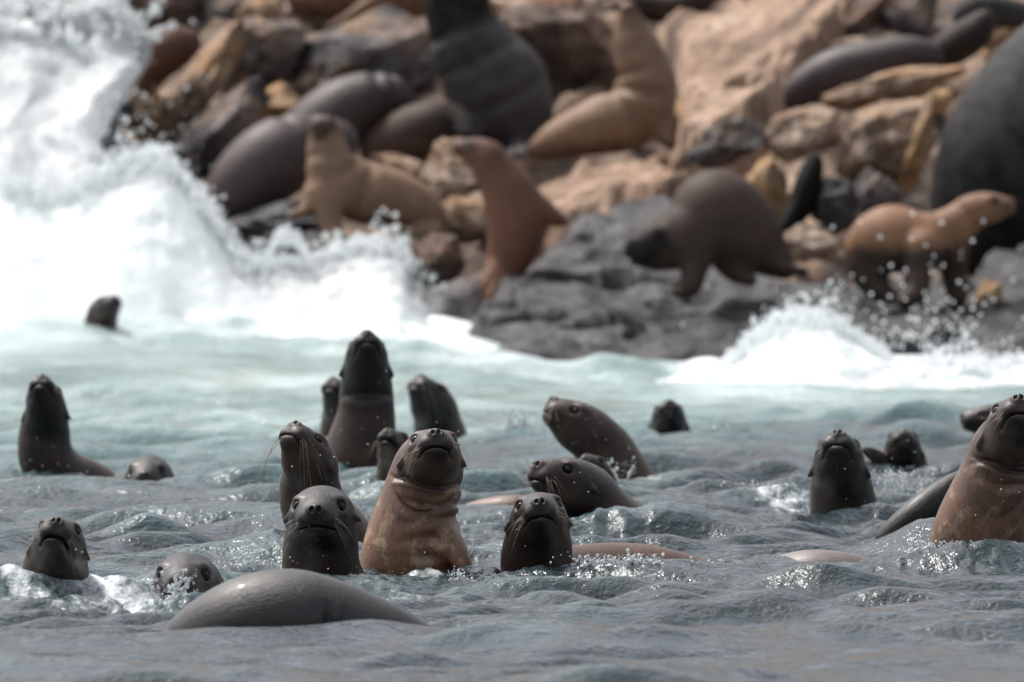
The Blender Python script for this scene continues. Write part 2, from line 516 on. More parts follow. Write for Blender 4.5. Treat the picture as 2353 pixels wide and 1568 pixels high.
# left of the surf the shore falls back into the sea
GZ = GZ - 0.9 * sstep(560, 150, pxg) * sstep(89, 84, GY) - 0.8 * sstep(78.6, 75, GY)
acr = GX * 0.93 - GY * 0.36; alo = GX * 0.36 + GY * 0.93
stepn = fbm(acr * 1.5, alo * 0.45, 0, 4, 41)
ridg = 1 - np.abs(fbm(acr * 2.0, alo * 0.55, 2, 4, 43)) * 2
GZ = GZ + 0.20 * stepn + 0.16 * ridg + 0.05 * fbm(GX * 5, GY * 5, 0, 3, 44)
GZ = GZ + 0.10 * np.round(3 * fbm(acr * 1.3, alo * 0.4, 6, 3, 45))
pyg = 840 - (GY - 79) * 70
lim = np.interp(pxg, [1010, 1080, 1180, 1290, 1400, 1540, 1680, 1800, 2000, 2250, 2700], [800, 720, 640, 540, 475, 460, 580, 645, 660, 620, 580])
GZ = GZ - 0.45 * sstep(0, 50, pyg - lim) * sstep(1000, 1060, pxg)
lim2 = np.interp(pxg, [1230, 1330, 1560, 1800], [440, 380, 360, 250])
GZ = GZ - 0.34 * sstep(0, 40, pyg - lim2) * sstep(1215, 1270, pxg) * sstep(1820, 1740, pxg) * (1 - sstep(0, 50, pyg - lim))
nr, ncol = GY.shape
idx = np.arange(nr * ncol).reshape(nr, ncol)
q = np.stack([idx[:-1, :-1], idx[:-1, 1:], idx[1:, 1:], idx[1:, :-1]], -1).reshape(-1, 4)
wetm = sstep(82.8, 81.2, GY + 0.7 * stepn)


def strata_mat(name, cols, cells=1.0):
    """layered rock: bands run up the slope to the right; the soaked part (attribute wet) is dark"""
    m, n, p = newmat(name)
    tc = nd(n, 'ShaderNodeTexCoord')
    wa = nd(n, 'ShaderNodeAttribute', attribute_name='wet')
    n1 = nd(n, 'ShaderNodeTexNoise', Scale=1.7 * cells, Detail=8.0, Roughness=0.6)
    n2 = nd(n, 'ShaderNodeTexNoise', Scale=9.0, Detail=5.0, Roughness=0.65)
    da = nd(n, 'ShaderNodeVectorMath'); da.operation = 'DOT_PRODUCT'; da.inputs[1].default_value = (2.1, -0.81, 0.5)
    db = nd(n, 'ShaderNodeVectorMath'); db.operation = 'DOT_PRODUCT'; db.inputs[1].default_value = (0.07, 0.18, 0.08)
    geo = nd(n, 'ShaderNodeNewGeometry')
    n.links.new(geo.outputs['Position'], da.inputs[0]); n.links.new(geo.outputs['Position'], db.inputs[0])
    cx_ = nd(n, 'ShaderNodeCombineXYZ'); n.links.new(da.outputs['Value'], cx_.inputs[0]); n.links.new(db.outputs['Value'], cx_.inputs[1])
    n.links.new(cx_.outputs[0], n1.inputs['Vector']); n.links.new(tc.outputs['Object'], n2.inputs['Vector'])
    dry = ramp(n, list(zip((0.35, 0.47, 0.57, 0.70), cols)), n1.outputs['Fac'])
    wetc = ramp(n, [(0.3, (0.018, 0.0175, 0.019)), (0.55, (0.055, 0.053, 0.056)), (0.75, (0.10, 0.095, 0.097))], n1.outputs['Fac'])
    col = mixc(n, wa.outputs['Fac'], dry.outputs[0], wetc.outputs[0])
    col = mixc(n, 1.0, col, ramp(n, [(0.3, (0.6, 0.6, 0.6)), (0.7, (1.25, 1.23, 1.2))], n2.outputs['Fac']).outputs[0], 'MULTIPLY')
    n.links.new(col, p.inputs['Base Color'])
    rr = nd(n, 'ShaderNodeMapRange'); rr.inputs[3].default_value = 0.85; rr.inputs[4].default_value = 0.45
    n.links.new(wa.outputs['Fac'], rr.inputs[0]); n.links.new(rr.outputs[0], p.inputs['Roughness'])
    bm = nd(n, 'ShaderNodeBump', Strength=0.9, Distance=0.1)
    n.links.new(mathn(n, 'ADD', n1.outputs['Fac'], mathn(n, 'MULTIPLY', n2.outputs['Fac'], 0.4)), bm.inputs['Height'])
    n.links.new(bm.outputs[0], p.inputs['Normal'])
    return m


SHORE = strata_mat('shore_rock', ((0.03, 0.022, 0.018), (0.115, 0.076, 0.054), (0.27, 0.185, 0.13), (0.44, 0.34, 0.265)))
SLAB = strata_mat('slab_rock', ((0.05, 0.031, 0.022), (0.23, 0.142, 0.092), (0.35, 0.24, 0.168), (0.50, 0.39, 0.305)), 1.1)
shore = mesh_obj('rock_shore', np.stack([GX, GY, GZ], -1).reshape(-1, 3), q, SHORE, attrs={'wet': wetm.ravel()})
tag(shore, 'sloping rocky shore behind the surf, dark below and tan above', kind='structure')


def ico(sub):
    import bmesh
    b = bmesh.new()
    bmesh.ops.create_icosphere(b, subdivisions=sub, radius=1.0)
    b.verts.ensure_lookup_table()
    v = np.array([x.co[:] for x in b.verts]); f = np.array([[y.index for y in x.verts] for x in b.faces])
    b.free()
    return v, f


ICO = {k: ico(k) for k in (1, 2, 3, 5)}


def rot_yxz(ry, rx, rz):
    cy, sy = math.cos(ry), math.sin(ry); cx, sx = math.cos(rx), math.sin(rx); cz, sz = math.cos(rz), math.sin(rz)
    Ry = np.array([[cy, 0, sy], [0, 1, 0], [-sy, 0, cy]]); Rx = np.array([[1, 0, 0], [0, cx, -sx], [0, sx, cx]])
    Rz = np.array([[cz, -sz, 0], [sz, cz, 0], [0, 0, 1]])
    return Ry @ Rx @ Rz


def boulder(px, py, hw, hh, ang, mat, seed, D=None, depth=None, cuts=11, rough=0.10, lean=0.0, parent=None, label=None, name='boulder', sub=5):
    """A fractured boulder: ang tips its long side in the picture plane (degrees, + = right end up)."""
    if D is None: D = dprof(py + hh * 0.8) + 0.25
    r = np.random.default_rng(seed)
    v, f = ICO[sub]
    v = v.copy()
    for i in range(cuts):
        nrm = r.normal(size=3); nrm /= np.linalg.norm(nrm)
        off = r.uniform(0.60, 0.86)
        dd = v @ nrm - off
        v = v - np.clip(dd, 0, None)[:, None] * nrm * 0.96
    nz = fbm(v[:, 0] * 2.2 + seed, v[:, 1] * 2.2, v[:, 2] * 2.2, 5, seed)
    v = v * (1 + rough * 1.6 * nz + rough * 0.6 * np.abs(fbm(v[:, 0] * 6, v[:, 1] * 6 + seed, v[:, 2] * 6, 3, seed + 3)))[:, None]
    v = v * (1 + 0.09 * fbm(v[:, 0] * 1.1, v[:, 1] * 2.5 + seed, v[:, 2] * 6.5, 3, seed + 11) + 0.05 * np.round(2.5 * fbm(v[:, 0] * 1.5, v[:, 1] * 1.8, v[:, 2] * 3.2 + seed, 2, seed + 21)))[:, None]
    m = mpp(D)
    dep = depth if depth is not None else 0.8 * (hw + hh) / 2 * m * 1.25
    v = v * 1.18 * np.array([hw * m, dep, hh * m])
    v = v @ rot_yxz(-math.radians(ang), lean, r.uniform(-0.25, 0.25)).T
    c = pix(px, py, D)
    o = mesh_obj(name, v + c, f, mat, parent=parent, origin=c)
    if label: tag(o, label, 'boulder', 'boulders of the rocky shore')
    return o


# named boulders
boulder(850, 135, 165, 95, 17, GREYROCK, 3, D=88.2, lean=0.35, label='broad grey boulder with pale flat top behind the umber sea lions')
boulder(610, 125, 92, 66, 12, GREYROCK, 5, D=88.0, label='rounded mauve grey boulder above the tan ledge, upper left')
boulder(480, 320, 165, 62, 42, GREYROCK, 6, D=86.0, label='dark grey leaning boulder between tan band and umber sea lion')
boulder(455, 200, 185, 38, 52, TANROCK, 12, D=86.6, label='narrow bright tan rock band running up beside brown sea lion')
boulder(1058, 395, 74, 62, -8, PALEROCK, 15, D=84.4, cuts=8, label='cream boulder left of the red brown sea lion')
boulder(1075, 505, 62, 58, 4, TANROCK, 16, D=83.6, cuts=8, label='small peach boulder under the cream boulder')
boulder(1290, 130, 150, 120, 0, BROWNROCK, 17, D=88.8, lean=0.2, label='brown boulder with rusty hollow behind the sitting tan sea lion')
boulder(1860, 305, 80, 68, 20, PALEROCK, 18, D=85.2, label='pale boulder right under the dark lying sea lion')
boulder(2035, 330, 105, 80, 18, PALEROCK, 19, D=85.0, cuts=13, rough=0.12, label='broken pale boulder left of the huge black bull')
boulder(2060, 205, 150, 34, 12, TANROCK, 20, D=86.2, label='flat tan ledge just under the dark lying sea lion')
boulder(1670, 335, 82, 46, 14, GREYROCK, 21, D=85.0, label='grey ledge boulder above the stooping dark sea lion')
boulder(880, 640, 260, 62, -14, BASALT, 26, D=83.0, depth=1.0, cuts=14, rough=0.1, label='wet dark ledge under the pale sitting sea lion')
boulder(600, 540, 180, 60, 4, BASALT, 27, D=84.2, depth=0.9, cuts=13, rough=0.1, label='wet dark rock below the umber sea lion, beside the surf')


def outcrop(poly, label, seed, lift=0.03, amp=0.15, mat=None, strata=False):
    """craggy wet basalt lying on the slope; poly = its outline in picture coordinates"""
    poly = np.array(poly, float)
    nx, ny = 300, 200
    px, py = np.meshgrid(np.linspace(poly[:, 0].min() - 30, poly[:, 0].max() + 30, nx), np.linspace(poly[:, 1].max() + 30, poly[:, 1].min() - 30, ny))
    ins = np.zeros(px.shape, bool); dist = np.full(px.shape, 1e9)
    for a, b in zip(poly, np.roll(poly, -1, 0)):
        cond = (a[1] > py) != (b[1] > py)
        with np.errstate(all='ignore'):
            xi = a[0] + (py - a[1]) / (b[1] - a[1]) * (b[0] - a[0])
        ins ^= cond & (px < xi)
        ab = b - a
        t = np.clip(((px - a[0]) * ab[0] + (py - a[1]) * ab[1]) / (ab @ ab), 0, 1)
        dist = np.minimum(dist, np.hypot(px - a[0] - t * ab[0], py - a[1] - t * ab[1]))
    sd = np.where(ins, dist, -dist) + 22 * fbm(px / 70, py / 70, 0, 3, seed)
    m = sstep(-18, 34, sd)
    P = pix(px, py, dprof(py))
    X, Y, Z = P[..., 0], P[..., 1], P[..., 2]
    big = fbm(X * 1.6 + 0.4 * Y, Y * 1.1, 1, 3, seed + 1)
    rid = np.abs(fbm(X * 1.9 - Y * 0.4, Y * 2.4 + X * .5, 4, 3, seed + 2, 0.45))
    pit = sstep(0.28, 0.45, fbm(X * 2.2, Y * 2.6, 9, 2, seed + 3))
    if strata:
        ac, al = X * 0.93 - Y * 0.36, X * 0.36 + Y * 0.93
        big = fbm(ac * 1.5, al * 0.4, 1, 3, seed + 1)
        rid = np.abs(fbm(ac * 3.2, al * 0.5, 4, 4, seed + 2, 0.5)); pit = sstep(0.3, 0.5, fbm(ac * 4, al * 0.8, 9, 3, seed + 3)) * 0.5
    Z = Z + lift * m - 0.5 * (1 - m) + amp * (0.55 * big + 0.7 * (0.28 - rid)) - 0.34 * pit * m
    Z = Z + (0.02 if strata else 0.025) * np.round(3.5 * fbm(X * 1.1, Y * 1.3, 3, 2, seed + 6)) + 0.012 * fbm(X * 7, Y * 7, 0, 2, seed + 7)
    Y = Y + 0.35 * amp * rid
    idx = np.arange(nx * ny).reshape(ny, nx)
    q = np.stack([idx[:-1, :-1], idx[:-1, 1:], idx[1:, 1:], idx[1:, :-1]], -1).reshape(-1, 4)
    o = mesh_obj('rock_outcrop', np.stack([X, Y, Z], -1).reshape(-1, 3), q, mat or BASALT, origin=(float(X.mean()), float(Y.mean()), float(Z.min())))
    tag(o, label, 'rock', 'boulders of the rocky shore')


outcrop([(1490, 440), (1555, 380), (1545, 210), (1500, 110), (1600, 30), (1690, -120), (2200, -120), (2010, 55), (1900, 150), (1800, 260), (1700, 350), (1600, 425)],
        'long pale tan slab sloping up to the right beside the sitting tan sea lion', 81, lift=0.24, amp=0.045, mat=SLAB, strata=True)
outcrop([(1215, 540), (1250, 430), (1330, 372), (1560, 350), (1650, 300), (1810, 232), (1800, 300), (1710, 345), (1610, 430), (1540, 460), (1420, 480), (1310, 540)],
        'low layered tan ramp between the sitting tan sea lion and the basalt', 83, lift=0.06, amp=0.06, mat=SLAB, strata=True)
outcrop([(1010, 900), (1030, 770), (1075, 700), (1180, 620), (1290, 520), (1400, 455), (1540, 440), (1680, 560), (1800, 625), (1940, 640), (1960, 900)],
        'large wet charcoal basalt outcrop at the water edge, under the stooping sea lion', 24)
outcrop([(1900, 900), (1900, 660), (2000, 640), (2120, 655), (2250, 600), (2400, 560), (2700, 560), (2700, 900)],
        'wet black basalt shelf at the right, under the young tan sea lion', 29, lift=0.07, amp=0.12)
# smaller stones belong to the shore
for i, (px, py, hw, hh, ang, mt) in enumerate((
        (370, 20, 100, 62, 0, BROWNROCK), (505, 25, 55, 55, 10, GREYROCK), (590, 35, 60, 50, 30, TANROCK), (350, 275, 55, 70, 50, OCHREROCK),
        (640, 250, 62, 52, -35, OCHREROCK), (560, 190, 60, 45, 20, BROWNROCK), (720, 60, 60, 45, 0, GREYROCK), (1180, 25, 90, 35, 5, PALEROCK),
        (1130, 150, 40, 70, 0, BROWNROCK), (930, 390, 85, 28, -10, TANROCK), (1010, 600, 60, 60, -35, BROWNROCK), 
        (1760, 440, 48, 88, -12, OCHREROCK),
        (2010, 440, 55, 48, 0, GREYROCK), (2108, 340, 26, 130, -14, OCHREROCK), (1920, 480, 55, 60, 10, BASALT),
        (1855, 560, 62, 42, 5, PALEROCK), (1960, 60, 110, 42, 38, BROWNROCK), (2085, 50, 75, 55, 30, GREYROCK), (1950, 240, 80, 32, 15, PALEROCK),
        (2150, 220, 60, 30, 10, BROWNROCK), (1960, 390, 36, 34, 0, TANROCK), (2060, 400, 40, 46, 20, PALEROCK), (2300, 70, 70, 40, 0, TANROCK),
        (2270, 690, 36, 40, -40, OCHREROCK), (1420, 20, 70, 40, 0, BROWNROCK), (200, 330, 120, 70, 20, BASALT),
        (300, 400, 110, 60, 0, BASALT), (740, 200, 60, 50, 0, BROWNROCK), 
        (2480, 60, 180, 90, 10, TANROCK), (-150, 200, 160, 120, 0, BASALT))):
    boulder(px, py, hw, hh, ang, mt, 60 + i, parent=shore, name='boulder', cuts=13, rough=0.13)


_rs = np.random.default_rng(314)
for i in range(46):
    px = _rs.uniform(260, 2420); py = _rs.uniform(20, 640)
    if py > 430 and 1080 < px < 1960: continue
    if px < 480 and py > 330: continue
    sz = _rs.uniform(12, 34)
    mt = [TANROCK, BROWNROCK, PALEROCK, GREYROCK, OCHREROCK, BASALT][_rs.integers(0, 6)] if py < 480 else BASALT
    boulder(px, py, sz * _rs.uniform(1, 1.8), sz * _rs.uniform(0.6, 1.0), _rs.uniform(-10, 45), mt, 400 + i, D=dprof(py + sz * 0.5) + 0.1, parent=shore, name='stone', cuts=9, rough=0.12, sub=3)


# ------------------------------------------------------------------ animals as smooth solids
def smin(a, b, k):
    h = np.clip(k - np.abs(a - b), 0, None) / k
    return np.minimum(a, b) - h * h * k * 0.25


def smax(a, b, k):
    return -smin(-a, -b, k)


def ellip(P, c, r):
    x = (P[0] - np.float32(c[0])) * np.float32(1 / r[0]); y = (P[1] - np.float32(c[1])) * np.float32(1 / r[1]); z = (P[2] - np.float32(c[2])) * np.float32(1 / r[2])
    k0 = np.sqrt(x * x + y * y + z * z)
    x = x * np.float32(1 / r[0]); y = y * np.float32(1 / r[1]); z = z * np.float32(1 / r[2])
    return k0 * (k0 - 1) / (np.sqrt(x * x + y * y + z * z) + np.float32(1e-6))


def capsule(P, a, b, ra, rb, flat=None):
    f32 = np.float32
    bx, by, bz = (f32(b[i] - a[i]) for i in range(3))
    x = P[0] - f32(a[0]); y = P[1] - f32(a[1]); z = P[2] - f32(a[2])
    t = np.clip((x * bx + y * by + z * bz) * f32(1 / max(float(bx * bx + by * by + bz * bz), 1e-9)), 0, 1)
    x = x - t * bx; y = y - t * by; z = z - t * bz
    if flat is not None:
        nv, fac = flat
        e = (x * f32(nv[0]) + y * f32(nv[1]) + z * f32(nv[2])) * f32(fac - 1)
        x = x + e * f32(nv[0]); y = y + e * f32(nv[1]); z = z + e * f32(nv[2])
    return np.sqrt(x * x + y * y + z * z) - (f32(ra) + f32(rb - ra) * t), t


def surface_nets(vol, origin, h):
    nx, ny, nz = vol.shape
    ins = vol < 0
    s = np.zeros((nx - 1, ny - 1, nz - 1), np.int8)
    for a in (0, 1):
        for b in (0, 1):
            for c in (0, 1):
                s += ins[a:nx - 1 + a, b:ny - 1 + b, c:nz - 1 + c]
    act = (s > 0) & (s < 8)
    ids = -np.ones(act.shape, np.int64)
    I = np.argwhere(act)
    ids[act] = np.arange(len(I))
    acc = np.zeros((len(I), 3)); cnt = np.zeros(len(I))
    cs = [(a, b, c) for a in (0, 1) for b in (0, 1) for c in (0, 1)]
    val = {c: vol[I[:, 0] + c[0], I[:, 1] + c[1], I[:, 2] + c[2]] for c in cs}
    for c in cs:
        for ax in range(3):
            if c[ax] == 0:
                d = list(c); d[ax] = 1; d = tuple(d)
                v0, v1 = val[c], val[d]
                m = (v0 < 0) != (v1 < 0)
                t = np.where(m, v0 / np.where(m, v0 - v1, 1), 0)
                pt = np.tile(np.array(c, float), (len(I), 1)); pt[:, ax] = t
                acc += pt * m[:, None]; cnt += m
    V = (I + acc / cnt[:, None]) * h + origin
    F = []
    for ax in range(3):
        sl0 = [slice(None)] * 3; sl1 = [slice(None)] * 3
        sl0[ax] = slice(0, -1); sl1[ax] = slice(1, None)
        a0 = ins[tuple(sl0)]; a1 = ins[tuple(sl1)]
        E = np.argwhere(a0 != a1)
        o1, o2 = [(1, 2), (2, 0), (0, 1)][ax]
        E = E[(E[:, o1] > 0) & (E[:, o2] > 0) & (E[:, o1] < vol.shape[o1] - 1) & (E[:, o2] < vol.shape[o2] - 1)]
        def cell(d1, d2):
            K = E.copy(); K[:, o1] += d1; K[:, o2] += d2
            return ids[K[:, 0], K[:, 1], K[:, 2]]
        qd = np.stack([cell(-1, -1), cell(0, -1), cell(0, 0), cell(-1, 0)], -1)
        flip = ~a0[E[:, 0], E[:, 1], E[:, 2]]
        qd[flip] = qd[flip][:, ::-1]
        F.append(qd)
    F = np.concatenate(F)
    F = F[(F >= 0).all(1)]
    return V, F


def catmull(pts, nsub):
    pts = np.asarray(pts, float)
    if len(pts) < 3:
        t = np.linspace(0, 1, nsub + 1)[:, None]
        return pts[0] + (pts[-1] - pts[0]) * t
    P = np.vstack([2 * pts[0] - pts[1], pts, 2 * pts[-1] - pts[-2]])
    out = []
    for i in range(1, len(P) - 2):
        for j in range(nsub):
            t = j / nsub
            out.append(0.5 * ((2 * P[i]) + (-P[i - 1] + P[i + 1]) * t + (2 * P[i - 1] - 5 * P[i] + 4 * P[i + 1] - P[i + 2]) * t * t
                              + (-P[i - 1] + 3 * P[i] - 3 * P[i + 1] + P[i + 2]) * t ** 3))
    out.append(P[-2])
    return np.array(out)


def head_frame(yaw, pitch, roll):
    """yaw 0 looks at the camera, + turns to the right of the picture; columns: forward, left, up"""
    y, p, r = map(math.radians, (yaw, pitch, roll))
    f = np.array([math.sin(y) * math.cos(p), -math.cos(y) * math.cos(p), math.sin(p)])
    side = np.array([math.cos(y), math.sin(y), 0])             # picture right for yaw 0
    up = np.cross(side, f); up /= np.linalg.norm(up)
    if up[2] < 0 and abs(pitch) < 89: up = -up
    s2 = side * math.cos(r) + up * math.sin(r)
    u2 = -side * math.sin(r) + up * math.cos(r)
    return np.stack([f, s2, u2], 1)


def head_sdf(q, fine=True, mouth=0.0, jowl=1.0):
    """q: points in head space (x forward, z up) for a head 0.224 wide"""
    A = (q[0], np.abs(q[1]), q[2])                            # mirror
    d = ellip(q, (-0.015, 0, 0.008), (0.135, 0.108, 0.096))
    d = smin(d, ellip(q, (0.070, 0, -0.004), (0.105, 0.088, 0.074)), 0.05)
    d = smin(d, ellip(q, (0.145, 0, -0.010), (0.062, 0.058, 0.048)), 0.05)
    d = smin(d, ellip(A, (0.165, 0.032, -0.026), (0.038, 0.034, 0.033)), 0.022)     # whisker pads
    d = smin(d, ellip(q, (0.196, 0, 0.014), (0.022, 0.029, 0.021)), 0.018)           # nose
    d = smin(d, ellip(q, (0.120 - mouth * 0.01, 0, -0.060 - mouth), (0.076, 0.050, 0.032)), 0.024)   # lower jaw
    d = smin(d, ellip(q, (0.02, 0, -0.06), (0.09, 0.082 * jowl, 0.062)), 0.05)        # throat
    if fine:
        d = smin(d, ellip(A, (0.072, 0.060, 0.052), (0.032, 0.026, 0.018)), 0.025)   # brow
        d = smin(d, ellip(A, (0.080, 0.068, 0.002), (0.030, 0.022, 0.018)), 0.025)   # cheek below the eye
        d = smax(d, -ellip(A, (0.104, 0.079, 0.028), (0.022, 0.019, 0.0185)), 0.010)  # eye socket
        d = smax(d, -ellip(A, (0.214, 0.0125, 0.016), (0.016, 0.0075, 0.0125)), 0.004)  # nostril
        d = smax(d, -capsule(q, (0.226, 0, 0.004), (0.206, 0, -0.030), 0.0028, 0.0028)[0], 0.006)
        zm = np.float32(-0.047) - np.float32(3.6) * q[1] * q[1] - np.float32(0.5) * mouth
        slit = np.maximum(np.abs(q[2] - zm) - np.float32(0.0034 + 0.6 * mouth), np.maximum(-(d + np.float32(0.016)), np.float32(0.108) - q[0]))
        d = smax(d, -slit, 0.005)                                                      # mouth
        e, _ = capsule(A, (-0.008, 0.100, 0.000), (-0.052, 0.131, -0.022), 0.0125, 0.0045)
        d = smin(d, e, 0.007)                                                          # ear
    return d


ALL_ANIMALS = []


def sea_lion(label, D, chains, mat, head=None, h=0.007, tan=(0.1, 0.4), folds=None, whisk=0, group='sea lions in the water',
             limbs=(), zmin=None, facedark=0.3, eyes=True, fine=True, mouth=0.0, fsharp=-0.08, darkline=None, droop=1.0, wlen=1.0, aspect=None):
    """chains: lists of (px, py, dd, r_px) body axes from the head end back; head: (px, py, width_px, yaw, pitch, roll)"""
    m = mpp(D)
    W3 = []
    R = None
    if head:
        hpx, hpy, wpx, yaw, pitch, roll = head
        hs_ = wpx * m / 0.224
        R = head_frame(yaw, pitch, roll)
        hc = pix(hpx, hpy, D)
        rv = np.random.default_rng(int(hpx * 7 + hpy))
        hv = np.array([rv.uniform(0.92, 1.12), 1.0, rv.uniform(0.92, 1.07)])
    for ci, ch in enumerate(chains):
        pts = [list(pix(c[0], c[1], D + c[2])) + [c[3] * mpp(D + c[2])] for c in ch]
        if head and ci == 0:
            a = hc + R @ (np.array([-0.045, 0, -0.012]) * hs_)
            pts = [list(a) + [0.098 * hs_]] + pts
        W3.append(catmull(pts, 4))
    LM = []
    for ch, fl in limbs:
        pts = [list(pix(c[0], c[1], D + c[2])) + [c[3] * mpp(D + c[2])] for c in ch]
        LM.append((catmull(pts, 3), fl))
    allp = np.concatenate([w_ for w_ in W3] + [l for l, _ in LM])
    lo = (allp[:, :3] - allp[:, 3:4]).min(0); hi = (allp[:, :3] + allp[:, 3:4]).max(0)
    if head:
        lo = np.minimum(lo, hc - 0.24 * hs_); hi = np.maximum(hi, hc + 0.24 * hs_)
    lo -= 3 * h; hi += 3 * h
    if zmin is not None: lo[2] = max(lo[2], zmin)
    N = np.ceil((hi - lo) / h).astype(int) + 1
    # coarse pass, then only the cells near the skin are evaluated finely
    def field(P, want=False):
        d = None; sbest = None
        for k, w_ in enumerate(W3):
            dk = None; sk_ = None
            n_ = len(w_) - 1
            for i in range(n_):
                e, t = capsule(P, w_[i, :3], w_[i + 1, :3], w_[i, 3], w_[i + 1, 3], aspect)
                s = (i + t) / n_
                if dk is None: dk, sk_ = e, s
                else:
                    sk_ = np.where(e < dk, s, sk_); dk = smin(dk, e, 0.02)
            if k == 0 and folds:
                ax = w_[0, :3]
                for (fs, fd, fw, side) in folds:
                    # crease curved round the throat; side = direction (x,y,z) the crease shows on
                    sd = np.asarray(side, float); sd /= np.linalg.norm(sd)
                    i0 = min(int(fs * n_), n_ - 1)
                    c0 = w_[i0, :3] + (w_[i0 + 1, :3] - w_[i0, :3]) * (fs * n_ - i0)
                    axd = w_[i0 + 1, :3] - w_[i0, :3]; axd = axd / np.linalg.norm(axd)
                    rel = [P[i_] - np.float32(c0[i_]) for i_ in range(3)]
                    al = rel[0] * np.float32(axd[0]) + rel[1] * np.float32(axd[1]) + rel[2] * np.float32(axd[2])
                    rad = [rel[i_] - al * np.float32(axd[i_]) for i_ in range(3)]
                    rl = np.sqrt(rad[0] ** 2 + rad[1] ** 2 + rad[2] ** 2) + np.float32(1e-6)
                    fr = (rad[0] * np.float32(sd[0]) + rad[1] * np.float32(sd[1]) + rad[2] * np.float32(sd[2])) / rl
                    al = al + np.float32(0.035) * (1 - fr) * np.float32(np.sign(axd[2] if abs(axd[2]) > 0.2 else 1)) + np.float32(0.010) * np.sin(fr * 5 + np.float32(fs * 20))
                    mk_ = np.clip((fr - np.float32(fsharp)) * np.float32(1.0 / (1.0 - fsharp) * 1.3), 0, 1)
                    dk = dk + np.float32(fd) * np.exp(-(al / np.float32(fw)) ** 2) * mk_
                    dk = dk - np.float32(0.15 * fd) * np.exp(-((al - np.float32(1.9 * fw)) / np.float32(1.1 * fw)) ** 2) * mk_
            if d is None: d, sbest = dk, sk_
            else:
                sbest = np.where(dk < d, sk_, sbest); d = smin(d, dk, 0.06)
        for l, fl in LM:
            dl = None
            for i in range(len(l) - 1):
                e, t = capsule(P, l[i, :3], l[i + 1, :3], l[i, 3], l[i + 1, 3], fl)
                dl = e if dl is None else smin(dl, e, 0.015)
            d = smin(d, dl, 0.04)
        q = None
        if head:
            rel = [P[i_] - np.float32(hc[i_]) for i_ in range(3)]
            q = [(rel[0] * np.float32(R[0, j]) + rel[1] * np.float32(R[1, j]) + rel[2] * np.float32(R[2, j])) * np.float32(1 / (hs_ * hv[j])) for j in range(3)]
            if want:
                d = smin(d, head_sdf(q, fine, mouth) * hs_, 0.035 * hs_)
                q = np.stack(q, -1)
            else:
                nr_ = (q[0] ** 2 + q[1] ** 2 + q[2] ** 2) < 0.34 ** 2
                qn = [c_[nr_] for c_ in q]
                d[nr_] = smin(d[nr_], (head_sdf(qn, fine, mouth) * hs_).astype(np.float32), 0.035 * hs_)
        if want: return d, sbest, q
        return d
    cstep = 4
    Nc = N // cstep + 2
    g = [lo[i] + np.arange(Nc[i]) * h * cstep for i in range(3)]
    Pc = [c_.ravel().astype(np.float32) for c_ in np.meshgrid(*g, indexing='ij')]
    dc = field(Pc).reshape(Nc)
    near = np.abs(dc) < h * cstep * 2.6 + 0.012
    Nf = (Nc - 1) * cstep + 1
    up = np.repeat(np.repeat(np.repeat(dc, cstep, 0), cstep, 1), cstep, 2)
    vol = up[:Nf[0] + cstep, :Nf[1] + cstep, :Nf[2] + cstep].copy()
    nm = np.repeat(np.repeat(np.repeat(near, cstep, 0), cstep, 1), cstep, 2)
    I = np.argwhere(nm)
    Pn = [(lo[i_] + I[:, i_] * h).astype(np.float32) for i_ in range(3)]
    for s0 in range(0, len(I), 60000):
        sl_ = slice(s0, s0 + 60000)
        vol[I[sl_, 0], I[sl_, 1], I[sl_, 2]] = field([c_[sl_] for c_ in Pn])
    V, F = surface_nets(vol, lo, h)
    _, sv, qv = field([V[:, i_].astype(np.float32) for i_ in range(3)], True)
    tv = tan[0] + (tan[1] - tan[0]) * sstep(0.02, 0.75, sv)
    if len(tan) > 2: tv = tv + (tan[2] - tan[1]) * sstep(0.7, 1, sv)
    if qv is not None:
        dd = np.sqrt((qv ** 2).sum(1))
        tv = tv - facedark * sstep(0.09, 0.17, qv[:, 0]) * (dd < 0.30)
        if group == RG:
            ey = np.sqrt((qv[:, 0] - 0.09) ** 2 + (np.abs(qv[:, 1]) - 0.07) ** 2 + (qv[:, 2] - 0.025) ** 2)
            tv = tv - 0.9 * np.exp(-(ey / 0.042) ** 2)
    if darkline is not None:                                   # fur gets darker below this height, with a ragged edge
        zw = pix(0, darkline[0], D)[2]; 
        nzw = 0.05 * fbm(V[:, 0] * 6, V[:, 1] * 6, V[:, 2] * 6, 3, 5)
        tv = tv * (1 - darkline[1] * sstep(zw + 0.05, zw - 0.05, V[:, 2] + nzw))
    base = np.array([V[:, 0].mean(), V[:, 1].mean(), V[:, 2].min()])
    w0 = W3[0]
    fi = np.clip(sv, 0, 0.9999) * (len(w0) - 1); i0 = fi.astype(int); ft = (fi - i0)[:, None]
    axp = w0[i0, :3] * (1 - ft) + w0[i0 + 1, :3] * ft
    arc = np.concatenate([[0], np.cumsum(np.linalg.norm(np.diff(w0[:, :3], axis=0), axis=1))])
    arcv = arc[i0] * (1 - ft[:, 0]) + arc[i0 + 1] * ft[:, 0]
    mdir = w0[-1, :3] - w0[0, :3]; mdir = mdir / (np.linalg.norm(mdir) + 1e-9)
    furco = (V - axp) + arcv[:, None] * mdir * 0.22
    o = mesh_obj('sea_lion', V, F, mat, origin=base, attrs={'tan': np.clip(tv, 0, 1), 'furco': furco})
    tag(o, label, 'sea lion', group)
    ALL_ANIMALS.append(o)
